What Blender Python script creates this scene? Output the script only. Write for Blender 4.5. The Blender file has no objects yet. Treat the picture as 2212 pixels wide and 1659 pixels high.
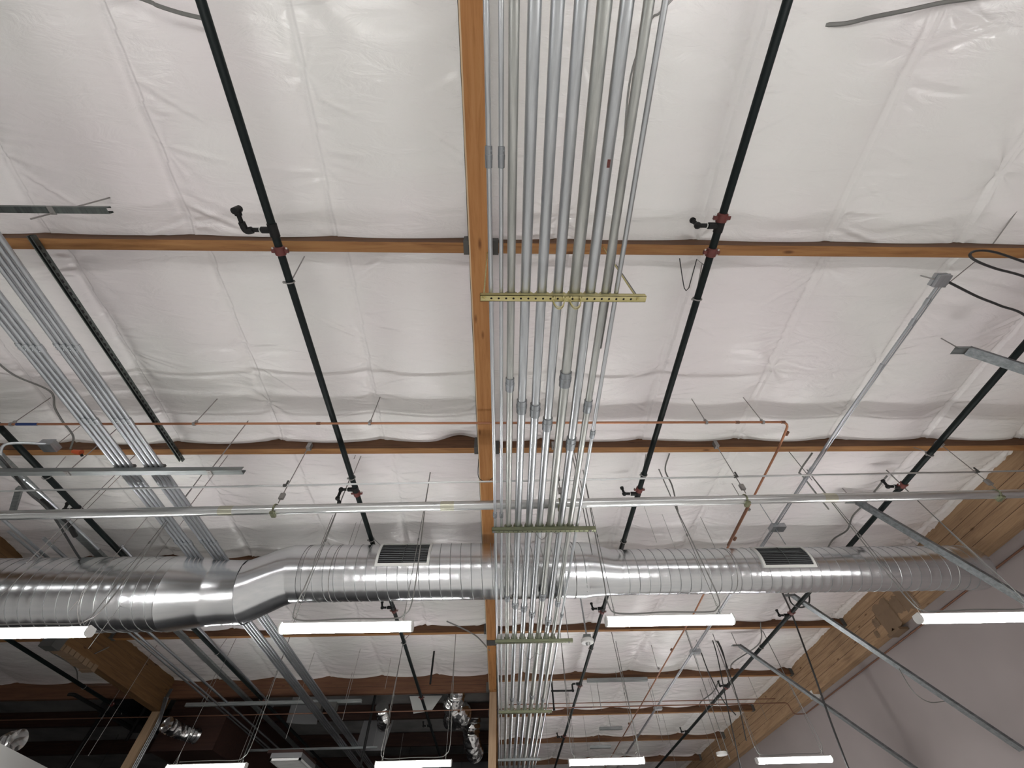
import bpy, math, random
import numpy as np
from mathutils import Vector, Matrix
random.seed(7)
R = math.radians
COL = bpy.context.scene.collection
EYE = 1.5                      # height of the camera above the floor; heights below are written from the camera up
F = 875.0; CX, CY = 1106.0, 829.5
# ------------------------------------------------------------------ camera frame
def nrm(v):
    v = np.array(v, float); return v/np.linalg.norm(v)
VY = nrm((-25, 1216, F)); G = (F*F+625)/1216; VZ = nrm((-25, -G, F)); VX = np.cross(VY, VZ)
if VX[0] < 0: VX = -VX
def ray(px, py):
    c = nrm((px-CX, py-CY, F)); return np.array([c@VX, c@VY, c@VZ])
def atz(px, py, z): r = ray(px, py); return Vector(r*(z/r[2]))
def aty(px, py, y): r = ray(px, py); return Vector(r*(y/r[1]))
def atx(px, py, x): r = ray(px, py); return Vector(r*(x/r[0]))
def drop(top, ztop, bot):      # a plumb line: its top on height ztop, its foot seen at bot
    t = atz(top[0], top[1], ztop); r = ray(*bot)
    zb = math.hypot(t.x, t.y)/math.hypot(r[0], r[1])*r[2]
    return t, Vector((t.x, t.y, zb))
# ------------------------------------------------------------------ materials
def mat(name, col, rough=0.5, metal=0.0, spec=0.5, emit=None, estr=0.0):
    m = bpy.data.materials.new(name); m.use_nodes = True
    b = m.node_tree.nodes['Principled BSDF']
    b.inputs['Base Color'].default_value = (*col, 1); b.inputs['Roughness'].default_value = rough
    b.inputs['Metallic'].default_value = metal; b.inputs['Specular IOR Level'].default_value = spec
    if emit:
        b.inputs['Emission Color'].default_value = (*emit, 1); b.inputs['Emission Strength'].default_value = estr
    return m
def nd(m, t, **kw):
    n = m.node_tree.nodes.new(t)
    for k, v in kw.items(): setattr(n, k, v)
    return n
def lk(m, a, b): m.node_tree.links.new(a, b)
def coords(m, scale=(1, 1, 1), kind='Object'):
    tc = nd(m, 'ShaderNodeTexCoord'); mp = nd(m, 'ShaderNodeMapping'); mp.inputs['Scale'].default_value = scale
    lk(m, tc.outputs[kind], mp.inputs['Vector']); return mp.outputs['Vector']
def noise_ramp(m, vec, sc, detail, stops, rough=0.6, dist=0.0):
    n = nd(m, 'ShaderNodeTexNoise'); n.inputs['Scale'].default_value = sc; n.inputs['Detail'].default_value = detail
    n.inputs['Roughness'].default_value = rough; n.inputs['Distortion'].default_value = dist
    lk(m, vec, n.inputs['Vector']); r = nd(m, 'ShaderNodeValToRGB')
    while len(r.color_ramp.elements) < len(stops): r.color_ramp.elements.new(0.5)
    for e, (p, c) in zip(r.color_ramp.elements, stops): e.position = p; e.color = (*c, 1)
    lk(m, n.outputs['Fac'], r.inputs['Fac']); return n, r
def P(m): return m.node_tree.nodes['Principled BSDF']
def bump(m, h, dist, st=1.0):
    b = nd(m, 'ShaderNodeBump'); b.inputs['Distance'].default_value = dist; b.inputs['Strength'].default_value = st
    lk(m, h, b.inputs['Height']); lk(m, b.outputs['Normal'], P(m).inputs['Normal'])
def wood(name, dark, mid, lite, axis, rough=0.65, knots=True):
    m = mat(name, mid, rough, spec=0.3)
    sc = [14, 14, 14]; sc[axis] = 0.9
    v = coords(m, sc); n, r = noise_ramp(m, v, 1.6, 6, [(0.25, dark), (0.5, mid), (0.8, lite)], 0.65, 0.6)
    out = r.outputs['Color']
    if knots:
        s2 = [7, 7, 7]; s2[axis] = 2.2
        v2 = coords(m, s2); vo = nd(m, 'ShaderNodeTexVoronoi'); vo.inputs['Scale'].default_value = 1.0; lk(m, v2, vo.inputs['Vector'])
        k = nd(m, 'ShaderNodeValToRGB'); k.color_ramp.elements[0].position = 0.05; k.color_ramp.elements[0].color = (0.25, 0.16, 0.1, 1)
        k.color_ramp.elements[1].position = 0.14; k.color_ramp.elements[1].color = (1, 1, 1, 1); lk(m, vo.outputs['Distance'], k.inputs['Fac'])
        mx = nd(m, 'ShaderNodeMix', data_type='RGBA', blend_type='MULTIPLY'); mx.inputs[0].default_value = 0.8
        lk(m, out, mx.inputs[6]); lk(m, k.outputs['Color'], mx.inputs[7]); out = mx.outputs[2]
    lk(m, out, P(m).inputs['Base Color']); bump(m, n.outputs['Fac'], 0.002); return m
def galv(name, c0, c1, rough, axis=0, metal=1.0, streak=1.0):
    m = mat(name, c1, rough, metal)
    sc = [30, 30, 30]; sc[axis] = 2.5*streak
    v = coords(m, sc); n, r = noise_ramp(m, v, 1.0, 4, [(0.3, c0), (0.7, c1)], 0.7)
    lk(m, r.outputs['Color'], P(m).inputs['Base Color'])
    mr = nd(m, 'ShaderNodeMapRange'); mr.inputs['To Min'].default_value = rough-0.08; mr.inputs['To Max'].default_value = rough+0.12
    lk(m, n.outputs['Fac'], mr.inputs['Value']); lk(m, mr.outputs['Result'], P(m).inputs['Roughness']); return m
M = {}
m = M['facing'] = mat('white_vinyl_facing', (0.80, 0.785, 0.77), 0.23, spec=0.5)
v = coords(m); n, r = noise_ramp(m, v, 0.55, 2, [(0.40, (0.80, 0.785, 0.765)), (0.62, (0.80, 0.75, 0.755))])
lk(m, r.outputs['Color'], P(m).inputs['Base Color'])
v2 = coords(m, (2.2, 7, 4)); n2, _ = noise_ramp(m, v2, 1.3, 5, [(0, (0, 0, 0)), (1, (1, 1, 1))], 0.55, 0.9)
bump(m, n2.outputs['Fac'], 0.028, 0.6)
M['deck'] = mat('grey_roof_deck', (0.085, 0.085, 0.085), 0.8)
noise_ramp_v = coords(M['deck'], (1, 1, 1)); n, r = noise_ramp(M['deck'], noise_ramp_v, 0.9, 4, [(0.35, (0.16, 0.16, 0.158)), (0.65, (0.27, 0.265, 0.26))]); lk(M['deck'], r.outputs['Color'], P(M['deck']).inputs['Base Color'])
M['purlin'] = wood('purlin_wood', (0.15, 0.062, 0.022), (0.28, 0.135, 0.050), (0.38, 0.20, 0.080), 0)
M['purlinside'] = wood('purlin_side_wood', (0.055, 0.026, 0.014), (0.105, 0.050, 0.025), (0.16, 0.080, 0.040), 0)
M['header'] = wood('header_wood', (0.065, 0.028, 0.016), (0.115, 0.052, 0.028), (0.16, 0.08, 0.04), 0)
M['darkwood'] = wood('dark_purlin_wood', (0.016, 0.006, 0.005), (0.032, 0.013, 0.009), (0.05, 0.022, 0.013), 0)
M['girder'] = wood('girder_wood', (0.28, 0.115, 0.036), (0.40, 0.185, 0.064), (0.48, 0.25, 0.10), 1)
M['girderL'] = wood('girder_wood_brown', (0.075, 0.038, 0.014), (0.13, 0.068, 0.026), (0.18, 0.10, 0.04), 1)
M['girderR'] = wood('girder_wood_grey', (0.20, 0.12, 0.07), (0.33, 0.21, 0.12), (0.42, 0.28, 0.17), 1)
M['palewood'] = wood('pale_wood', (0.50, 0.36, 0.22), (0.62, 0.47, 0.31), (0.70, 0.55, 0.38), 1, knots=False)
M['post'] = wood('post_wood', (0.24, 0.155, 0.09), (0.34, 0.23, 0.14), (0.42, 0.29, 0.19), 2, knots=False)
M['glueline'] = mat('glue_line', (0.06, 0.03, 0.015), 0.8)
M['conduit'] = galv('galvanized_conduit', (0.44, 0.46, 0.48), (0.61, 0.635, 0.655), 0.34, 1)
M['conduit_dull'] = galv('weathered_conduit', (0.36, 0.37, 0.35), (0.56, 0.57, 0.55), 0.42, 1)
M['emt'] = galv('emt_conduit', (0.37, 0.39, 0.41), (0.52, 0.545, 0.57), 0.36, 1)
M['emtx'] = galv('emt_conduit_cross', (0.55, 0.57, 0.57), (0.76, 0.77, 0.77), 0.3, 0)
M['coupling'] = galv('zinc_coupling', (0.20, 0.21, 0.22), (0.36, 0.38, 0.40), 0.5, 1)
M['stain'] = galv('stained_zinc', (0.52, 0.52, 0.42), (0.70, 0.69, 0.58), 0.35, 0)
M['zincyellow'] = galv('yellow_zinc', (0.46, 0.40, 0.17), (0.66, 0.60, 0.34), 0.45, 0)
M['zincgreen'] = galv('green_zinc', (0.20, 0.22, 0.14), (0.32, 0.33, 0.22), 0.5, 0)
M['strut'] = galv('steel_strut', (0.22, 0.24, 0.24), (0.40, 0.42, 0.42), 0.5, 0)
M['strutdark'] = galv('dark_steel_strut', (0.10, 0.115, 0.11), (0.20, 0.22, 0.21), 0.5, 1)
M['stud'] = galv('steel_stud', (0.17, 0.18, 0.19), (0.32, 0.34, 0.35), 0.42, 0)
M['rod'] = mat('threaded_rod_steel', (0.30, 0.29, 0.28), 0.5, 0.7)
M['black'] = mat('black_pipe_paint', (0.005, 0.009, 0.009), 0.5, spec=0.22)
M['blackiron'] = mat('black_iron', (0.008, 0.008, 0.008), 0.55, spec=0.25)
M['red'] = mat('red_coupling_paint', (0.11, 0.024, 0.020), 0.5)
M['copper'] = mat('copper', (0.40, 0.19, 0.11), 0.42, 0.8)
M['copperdull'] = mat('copper_dull', (0.20, 0.10, 0.065), 0.5, 0.6)
M['blue'] = mat('blue_tape', (0.01, 0.03, 0.12), 0.5)
M['white'] = mat('white_paint', (0.78, 0.78, 0.76), 0.4)
M['offwhite'] = mat('off_white_plastic', (0.62, 0.62, 0.60), 0.45)
M['cable'] = mat('grey_cable', (0.17, 0.17, 0.16), 0.5, 0.3)
M['mc'] = mat('armoured_cable', (0.26, 0.26, 0.25), 0.45, 0.6)
M['blackcable'] = mat('black_cable', (0.015, 0.015, 0.015), 0.5)
M['hole'] = mat('dark_opening', (0.006, 0.007, 0.008), 0.7)
M['louvre'] = mat('louvre_grey', (0.06, 0.065, 0.07), 0.5, 0.4)
M['seam'] = mat('duct_seam', (0.30, 0.31, 0.31), 0.42, 0.9)
M['orange'] = mat('orange_plastic', (0.55, 0.10, 0.03), 0.5)
M['steel'] = mat('steel_bracket', (0.10, 0.10, 0.095), 0.55, 0.5)
M['paper'] = mat('kraft_paper', (0.19, 0.125, 0.075), 0.8)
M['greysheet'] = mat('grey_sheet', (0.16, 0.16, 0.165), 0.6)
M['blacksheet'] = mat('black_sheet', (0.008, 0.008, 0.009), 0.6)
M['wall'] = mat('painted_wall', (0.50, 0.46, 0.455), 0.75)
m = M['wall']; v = coords(m); n, r = noise_ramp(m, v, 0.6, 3, [(0.3, (0.30, 0.262, 0.258)), (0.7, (0.34, 0.298, 0.292))]); lk(m, r.outputs['Color'], P(m).inputs['Base Color'])
M['floor'] = mat('concrete_floor', (0.42, 0.41, 0.39), 0.45)
m = M['floor']; v = coords(m); n, r = noise_ramp(m, v, 0.8, 6, [(0.3, (0.58, 0.57, 0.55)), (0.7, (0.68, 0.67, 0.65))]); lk(m, r.outputs['Color'], P(m).inputs['Base Color'])
M['floorlowbounce'] = mat('low_bounce_floor', (0.05, 0.05, 0.052), 0.6)  # near-black so this part of the floor gives almost no bounce light
M['lens'] = mat('lit_lens', (0.9, 0.9, 0.9), 0.5, emit=(1.0, 0.992, 0.978), estr=70.0)
m = M['duct'] = mat('galvanized_duct', (0.66, 0.68, 0.69), 0.25, 1.0)
v = coords(m, (0.5, 9, 9)); n, r = noise_ramp(m, v, 1.5, 3, [(0.3, (0.62, 0.64, 0.66)), (0.7, (0.73, 0.74, 0.75))], 0.7); lk(m, r.outputs['Color'], P(m).inputs['Base Color'])
mr = nd(m, 'ShaderNodeMapRange'); mr.inputs['To Min'].default_value = 0.18; mr.inputs['To Max'].default_value = 0.30; lk(m, n.outputs['Fac'], mr.inputs['Value']); lk(m, mr.outputs['Result'], P(m).inputs['Roughness'])
m = M['foil'] = mat('silver_foil', (0.72, 0.72, 0.72), 0.2, 1.0)
v = coords(m, (1, 1, 1)); vo = nd(m, 'ShaderNodeTexVoronoi'); vo.inputs['Scale'].default_value = 7; lk(m, v, vo.inputs['Vector']); bump(m, vo.outputs['Distance'], 0.05, 0.8)
# ------------------------------------------------------------------ mesh building
def perp(d):
    a = Vector((0, 0, 1)) if abs(d.z) < 0.9 else Vector((1, 0, 0))
    u = d.cross(a).normalized(); return u, d.cross(u).normalized()
class MB:
    def __init__(s): s.v = []; s.f = []; s.mi = []
    def add(s, vs, fs, mi=0):
        o = len(s.v); s.v += [tuple(p) for p in vs]; s.f += [tuple(i+o for i in f) for f in fs]; s.mi += [mi]*len(fs); return s
    def box(s, a, b, mi=0):
        (x0, y0, z0), (x1, y1, z1) = a, b
        vs = [(x, y, z) for x in (x0, x1) for y in (y0, y1) for z in (z0, z1)]
        return s.add(vs, [(0, 1, 3, 2), (4, 6, 7, 5), (0, 4, 5, 1), (2, 3, 7, 6), (0, 2, 6, 4), (1, 5, 7, 3)], mi)
    def obox(s, c, ax, ay, az, mi=0):    # oriented box: centre and three half-axis vectors
        c = Vector(c); vs = [c+i*ax+j*ay+k*az for i in (-1, 1) for j in (-1, 1) for k in (-1, 1)]
        return s.add(vs, [(0, 1, 3, 2), (4, 6, 7, 5), (0, 4, 5, 1), (2, 3, 7, 6), (0, 2, 6, 4), (1, 5, 7, 3)], mi)
    def tube(s, pts, r, seg=10, mi=0, caps=True, radii=None):
        pts = [Vector(p) for p in pts]; n = len(pts); rings = []; u = None
        for i, p in enumerate(pts):
            d = (pts[min(i+1, n-1)]-pts[max(i-1, 0)]).normalized()
            if u is None: u, w = perp(d)
            else:
                u = (u-d*u.dot(d)).normalized(); w = d.cross(u).normalized()
            rr = radii[i] if radii else r
            rings.append([p+u*(rr*math.cos(2*math.pi*k/seg))+w*(rr*math.sin(2*math.pi*k/seg)) for k in range(seg)])
        vs = [q for g in rings for q in g]
        fs = [(i*seg+k, i*seg+(k+1) % seg, (i+1)*seg+(k+1) % seg, (i+1)*seg+k) for i in range(n-1) for k in range(seg)]
        if caps: fs += [tuple(range(seg))[::-1], tuple((n-1)*seg+k for k in range(seg))]
        return s.add(vs, fs, mi)
    def ball(s, c, r, mi=0, sq=(1, 1, 1)):
        c = Vector(c); vs = []; A, B = 8, 12
        for i in range(A+1):
            t = math.pi*i/A
            for k in range(B):
                p = 2*math.pi*k/B; vs.append(c+Vector((r*math.sin(t)*math.cos(p)*sq[0], r*math.sin(t)*math.sin(p)*sq[1], r*math.cos(t)*sq[2])))
        return s.add(vs, [(i*B+k, i*B+(k+1) % B, (i+1)*B+(k+1) % B, (i+1)*B+k) for i in range(A) for k in range(B)], mi)
    def grid(s, rows, mi=0):
        nr, nc = len(rows), len(rows[0])
        return s.add([p for r in rows for p in r], [(i*nc+k, i*nc+k+1, (i+1)*nc+k+1, (i+1)*nc+k) for i in range(nr-1) for k in range(nc-1)], mi)
    def build(s, name, mats, parent=None, label=None, smooth=True):
        mats = mats if isinstance(mats, (list, tuple)) else [mats]
        a = np.array(s.v, float)
        if parent is not None: o = np.array(parent['_o'])
        else:
            lo, hi = a.min(0), a.max(0); o = np.array([(lo[0]+hi[0])/2, (lo[1]+hi[1])/2, lo[2]])
        me = bpy.data.meshes.new(name); me.from_pydata([tuple(p) for p in (a-o)], [], s.f); me.update()
        for mm in mats: me.materials.append(M[mm])
        if len(mats) > 1: me.polygons.foreach_set('material_index', s.mi)
        if smooth:
            me.polygons.foreach_set('use_smooth', [True]*len(me.polygons)); me.set_sharp_from_angle(angle=R(38))
        ob = bpy.data.objects.new(name, me); COL.objects.link(ob)
        if parent is not None: ob.parent = parent
        else: ob.location = (o[0], o[1], o[2]+EYE)
        ob['_o'] = [float(q) for q in o]
        if label: ob['label'] = label
        return ob
def thing(name, label, cat, at, group=None):
    o = bpy.data.objects.new(name, None); COL.objects.link(o); o.empty_display_size = 0.1
    o.location = (at[0], at[1], at[2]+EYE); o['_o'] = [float(q) for q in at]
    o['label'] = label; o['category'] = cat
    if group: o['group'] = group
    return o
def tag(o, label, cat, group=None):
    o['label'] = label; o['category'] = cat
    if group: o['group'] = group
    return o
def structure(o): o['kind'] = 'structure'; return o
def smooth_path(pts, n=8):
    pts = [Vector(p) for p in pts]; q = [pts[0]+(pts[0]-pts[1])]+pts+[pts[-1]+(pts[-1]-pts[-2])]; out = []
    for i in range(1, len(q)-2):
        a, b, c, d = q[i-1:i+3]
        for k in range(n):
            t = k/n; out.append(0.5*((2*b)+(c-a)*t+(2*a-5*b+4*c-d)*t*t+(3*b-a-3*c+d)*t**3))
    return out+[pts[-1]]
def bent(pts, rad=0.08, n=5):         # straight runs joined by rounded bends
    pts = [Vector(p) for p in pts]; out = [pts[0]]
    for i in range(1, len(pts)-1):
        a, b, c = pts[i-1:i+2]; d0 = (a-b); d1 = (c-b); q = min(rad, d0.length*0.45, d1.length*0.45)
        p0 = b+d0.normalized()*q; p1 = b+d1.normalized()*q
        for k in range(n+1):
            t = k/n; out.append((1-t)**2*p0+2*t*(1-t)*b+t*t*p1)
    return out+[pts[-1]]
def wire(name, label, cat, pts, r=0.004, m='cable', curve=True, group=None):
    return tag(MB().tube(smooth_path(pts) if curve else pts, r, 6).build(name, m), label, cat, group)
# ------------------------------------------------------------------ levels
ZP = 3.53           # underside of the purlins
ZS = 3.70           # insulation facing
PY = [1.14+2.443*i for i in range(-2, 9)]        # far lower edge of each purlin
XL, XR = -7.30, 6.80                             # faces of the side girders
COLY = 10.95
# ------------------------------------------------------------------ room shell
structure(MB().box((-16, -8, -EYE-0.1), (7.1, 6.2, -EYE)).box((-0.1, 6.2, -EYE-0.1), (7.1, 25, -EYE)).build('floor', 'floor', smooth=False))
structure(MB().box((-16, 6.2, -EYE-0.1), (-0.1, 25, -EYE)).build('floor', 'floorlowbounce', smooth=False))  # unseen dark region, added to cut floor bounce and dim the far-left ceiling
structure(MB().box((6.97, -8, -EYE), (7.1, 25, 3.86)).build('wall_right', 'wall', smooth=False))
structure(MB().box((-16.1, -8, -EYE), (-16, 25, 3.86)).build('wall_left', 'wall', smooth=False))
structure(MB().box((-16, 24.9, -EYE), (7.1, 25, 3.86)).build('wall_back', 'wall', smooth=False))
structure(MB().box((-16, -8.1, -EYE), (7.1, -8, 3.86)).build('wall_front', 'wall', smooth=False))
CEIL = structure(MB().box((-16.1, -8.1, 3.86), (7.1, 25, 3.89)).build('ceiling', 'deck', smooth=False))
rng = np.random.default_rng(4)
def fbm(x, y, f0, n=5, seed=0):
    g = np.random.default_rng(seed); o = np.zeros_like(x); a = 1
    for i in range(n):
        for _ in range(3):
            th = g.uniform(0, 6.28); ph = g.uniform(0, 6.28); o += a*np.sin(f0*(x*np.cos(th)+y*np.sin(th))+ph+1.3*np.sin(f0*0.6*(y*np.cos(th)-x*np.sin(th))+ph*2))
        f0 *= 1.9; a *= 0.5
    return o/3
def facing(x0, x1, y0, y1, res, seam0, seed, ragged=1.0):
    nx = max(8, int((x1-x0)/res)); ny = max(8, int((y1-y0)/res))
    X, Y = np.meshgrid(np.linspace(x0, x1, nx), np.linspace(y0, y1, ny)); g = np.random.default_rng(seed)
    slant = 0.03*(Y-y0)
    u = ((X-seam0+slant)/1.22) % 1.0
    z = np.full_like(X, ZS)
    z -= 0.045*np.sin(np.pi*u)**0.8                                     # each width hangs as a shallow pillow
    z -= 0.019*np.exp(-(u*1.22)/0.055)                                    # lapped seam
    z += 0.010*np.exp(-((u-0.955)/0.022)**2)
    z += 0.010*fbm(X, Y, 1.6, 3, seed+1)
    z += 0.0040*fbm(X*0.7, Y*1.8, 5.0, 4, seed+2)*(0.4+0.6*(fbm(X, Y, 1.1, 2, seed+9) > 0.1))
    for edge, s in ((y0, 1), (y1, -1)):
        d = (Y-edge)*s
        sc = 0.020*ragged*np.abs(np.sin(np.pi*(X-seam0)/1.22+1.1*fbm(X, X*0+edge, 1.3, 2, seed+5)))+0.012*ragged*fbm(X, X*0, 2.6, 3, seed+6)
        z += -(0.02+sc)*np.exp(-(d/0.10)**1.5)
        z -= 0.014*np.exp(-((d-0.20-0.07*np.sin(X*2.1+seed))/0.07)**2)*np.clip(np.sin(X*2.6+seed)+0.3*np.sin(X*6.1), 0, 1)
        z += 0.012*np.exp(-((d-0.10)/0.05)**2)*(0.5+0.5*np.sin(X*1.7+seed*2))
    if seed == 32: z += 0.12*np.exp(-((X+0.52)/0.20)**2)*np.exp(-((y1-Y)/0.10)**2)      # torn, lifted edge beside the girder
    k0 = int(math.floor((x0-seam0)/1.22)); k1 = int(math.ceil((x1-seam0)/1.22))
    for k in range(k0, k1+1):                                           # gathers around staples along the seams
        sx = seam0+1.22*k
        for sy in list(np.arange(y0+0.10, y1, 0.55)+g.uniform(-0.1, 0.1)):
            ex, ey = sx-0.03*(sy-y0)+g.uniform(-0.03, 0.03), sy+g.uniform(-0.08, 0.08)
            i0 = np.searchsorted(X[0], ex-0.9); i1 = np.searchsorted(X[0], ex+0.9)
            if i1 <= i0: continue
            dx = X[:, i0:i1]-ex; dy = Y[:, i0:i1]-ey; r = np.sqrt(dx*dx+dy*dy); th = np.arctan2(dy, dx)
            a = g.uniform(0.25, 1.0)**2*0.020; nn = g.integers(5, 10)
            w = np.cos(nn*th+g.uniform(0, 6)+1.2*np.sin(2*th+g.uniform(0, 6)))
            z[:, i0:i1] += a*w*np.exp(-r/0.30)*(r/(r+0.07)) + 0.012*np.exp(-r/0.10)
    for k in range(k0, k1+1):                                           # long taut creases fanning out from each seam
        sx = seam0+1.22*k; side = g.choice([-1, 1])
        for c in range(int(3+3*(y1-y0))):
            cy = g.uniform(y0, y1); fan = g.uniform(-0.5, 0.5); sd = side if g.random() < 0.75 else -side; strong = g.uniform(0.3, 1.0)
            for q in range(g.integers(2, 6)):
                ex = sx-0.03*(cy-y0)+sd*g.uniform(0.0, 0.05); ey = cy+g.uniform(-0.16, 0.16); th = fan+g.uniform(-0.25, 0.25)+(ey-cy)*1.6
                L = g.uniform(0.18, 0.75); wd = g.uniform(0.010, 0.024); A = strong*g.uniform(0.3, 1)*0.0145*(wd/0.016)
                dxn, dyn = sd*math.cos(th), math.sin(th)
                i0, i1 = sorted((np.searchsorted(X[0], ex-0.05), np.searchsorted(X[0], ex+sd*L+sd*0.05)))
                if sd < 0: i0, i1 = np.searchsorted(X[0], ex-L-0.05), np.searchsorted(X[0], ex+0.05)
                if i1-i0 < 2: continue
                ax = (X[:, i0:i1]-ex)*dxn+(Y[:, i0:i1]-ey)*dyn; ac = -(X[:, i0:i1]-ex)*dyn+(Y[:, i0:i1]-ey)*dxn+0.10*ax*ax*(fan)
                t = np.clip(ax/L, 0, 1); prof = np.sin(np.pi*t**0.6)*(1-t)**0.5
                z[:, i0:i1] -= A*prof*(np.exp(-(ac/wd)**2)-0.55*np.exp(-((ac-wd*1.7)/wd)**2))
    return X, Y, z
def facing_ob(x0, x1, y0, y1, res, seam0, seed, label):
    X, Y, z = facing(x0, x1, y0, y1, res, seam0, seed, 0.3 if y1 < 3 else 0.6); ny, nx = X.shape
    co = np.stack([X, Y, z], -1).reshape(-1, 3); o = np.array(CEIL['_o'])
    idx = np.arange(ny*nx).reshape(ny, nx)
    q = np.stack([idx[:-1, :-1], idx[1:, :-1], idx[1:, 1:], idx[:-1, 1:]], -1).reshape(-1, 4)
    me = bpy.data.meshes.new('insulation_facing'); me.vertices.add(len(co)); me.vertices.foreach_set('co', (co-o).ravel())
    me.loops.add(q.size); me.loops.foreach_set('vertex_index', q.ravel()); me.polygons.add(len(q))
    me.polygons.foreach_set('loop_start', np.arange(0, q.size, 4)); me.polygons.foreach_set('loop_total', np.full(len(q), 4))
    me.update(); me.validate(); me.polygons.foreach_set('use_smooth', [True]*len(q)); me.materials.append(M['facing'])
    ob = bpy.data.objects.new('insulation_facing', me); COL.objects.link(ob); ob.parent = CEIL; ob['_o'] = [float(t) for t in o]
    ob['label'] = label; ob['kind'] = 'structure'; return ob
GX0, GX1 = -0.245, -0.09
for i in range(len(PY)-1):
    y0, y1 = PY[i]+0.003, PY[i+1]-0.093
    res = 0.012 if i in (1, 2) else (0.018 if i < 5 else 0.035)
    if i == 0: y0 = PY[1]-2.3; res = 0.03
    facing_ob(GX1+0.012, XR+0.02, y0, y1, res, 0.62, 10+i, 'white vinyl insulation facing')
    if y1 < 11: facing_ob(XL, GX0-0.02, y0, y1, res, -1.36, 30+i, 'white vinyl insulation facing')
    if y1 < 11 and i > 1: facing_ob(-15.9, XL-0.17, y0, y1, 0.07, -8.2, 50+i, 'white vinyl insulation facing')
for s, x in ((-1, GX0-0.018), (1, GX1+0.014)):         # facing folded down against both sides of the middle girder
    for i in range(0, 10):
        y0, y1 = PY[i]+0.003, PY[i+1]-0.093
        if s < 0 and y1 > 11: continue
        rows = []
        for a in range(40):
            yy = y0+(y1-y0)*a/39; zb = 3.435+0.012*math.sin(yy*5.1+i)+0.008*math.sin(yy*13)
            rows.append([(x+s*(0.004+0.01*math.sin(yy*7+j)*(j/4)), yy, zb+(3.72-zb)*j/4) for j in range(5)])
        MB().grid(rows).build('insulation_edge_flap', 'facing', CEIL)['kind'] = 'structure'
# ------------------------------------------------------------------ purlins
def hangerbm(mb, x, s, y, z0, mi):
    mb.box((min(x, x+s*0.07), y-0.105, z0-0.004), (max(x, x+s*0.07), y+0.012, z0), mi)
    mb.box((min(x, x+s*0.07), y-0.105, z0), (max(x, x+s*0.07), y-0.0925, z0+0.17), mi)
ordw = ['at the top of the view', 'below the first bay', 'just above the round duct', 'behind the near row of lamps', 'at the wooden post line', 'beyond the second copper pipe', 'well beyond the copper pipe', 'above the far row of lamps', 'farthest back', 'last']
def pbox(x0, x1, y0, y1, z):      # lighter wood on the underside, darker wood on the sides
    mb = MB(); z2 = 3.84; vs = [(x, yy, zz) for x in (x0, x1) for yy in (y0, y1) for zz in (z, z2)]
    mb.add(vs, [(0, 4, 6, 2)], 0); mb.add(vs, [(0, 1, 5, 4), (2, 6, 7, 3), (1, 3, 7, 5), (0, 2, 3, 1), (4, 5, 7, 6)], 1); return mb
def knob(mb, n, x0, x1, y, z):
    for _ in range(n):
        x = random.uniform(x0, x1); mb.tube([(x, y, z), (x+random.uniform(-.01, .01), y-0.02, z)], 0.004, 5)
for i in range(2, len(PY)):
    y = PY[i]; k = i-2
    t = thing('purlin', 'timber purlin %s, in the bay right of the conduit rack' % ordw[k], 'beam', ((XR+GX1)/2, y-0.045, ZP))
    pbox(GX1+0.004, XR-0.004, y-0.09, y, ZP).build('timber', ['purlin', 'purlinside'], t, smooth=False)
    mb = MB(); hangerbm(mb, GX1+0.003, 1, y, ZP, 0); mb.build('joist_hanger', 'steel', t, 'steel joist hanger', False)
    mb = MB(); hangerbm(mb, XR-0.003, -1, y, ZP, 0); mb.build('joist_hanger', 'steel', t, 'steel joist hanger', False)
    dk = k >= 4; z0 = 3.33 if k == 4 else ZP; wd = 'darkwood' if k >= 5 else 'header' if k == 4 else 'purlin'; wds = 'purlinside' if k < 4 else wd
    desc = 'deep reddish timber header at the wooden post line, left of the middle girder' if k == 4 else 'timber purlin %s, in the bay left of the middle girder' % ordw[k] if k < 4 else 'dark timber purlin in the unlit left bay, %s' % ordw[k]
    if k > 7: continue
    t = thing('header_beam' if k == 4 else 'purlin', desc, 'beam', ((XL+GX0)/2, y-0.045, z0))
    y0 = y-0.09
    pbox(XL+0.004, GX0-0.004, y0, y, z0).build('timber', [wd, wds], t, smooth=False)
    if k == 4:
        mb = MB(); mb.box((XL+0.004, y0-0.002, 3.46), (GX0-0.004, y0+0.001, 3.466)); mb.build('lamination_joint', 'glueline', t, smooth=False)
    mb = MB(); hangerbm(mb, GX0-0.003, -1, y, z0, 0); mb.build('joist_hanger', 'steel', t, 'steel joist hanger', False)
    mb = MB(); hangerbm(mb, XL+0.003, 1, y, z0, 0); mb.build('joist_hanger', 'steel', t, 'steel joist hanger', False)
    if k >= 2 and k < 7:
        z1 = 3.36 if k == 4 else ZP
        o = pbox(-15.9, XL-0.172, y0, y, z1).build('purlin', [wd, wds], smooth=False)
        tag(o, ['', '', 'timber purlin beyond the left girder, above the round duct', 'timber purlin beyond the left girder, behind the duct', 'brown timber purlin beyond the left girder, below the white facing', 'dark purlin beyond the left girder, behind the looped black pipe', 'dark purlin far beyond the left girder, lowest at left edge'][k], 'beam')
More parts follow.
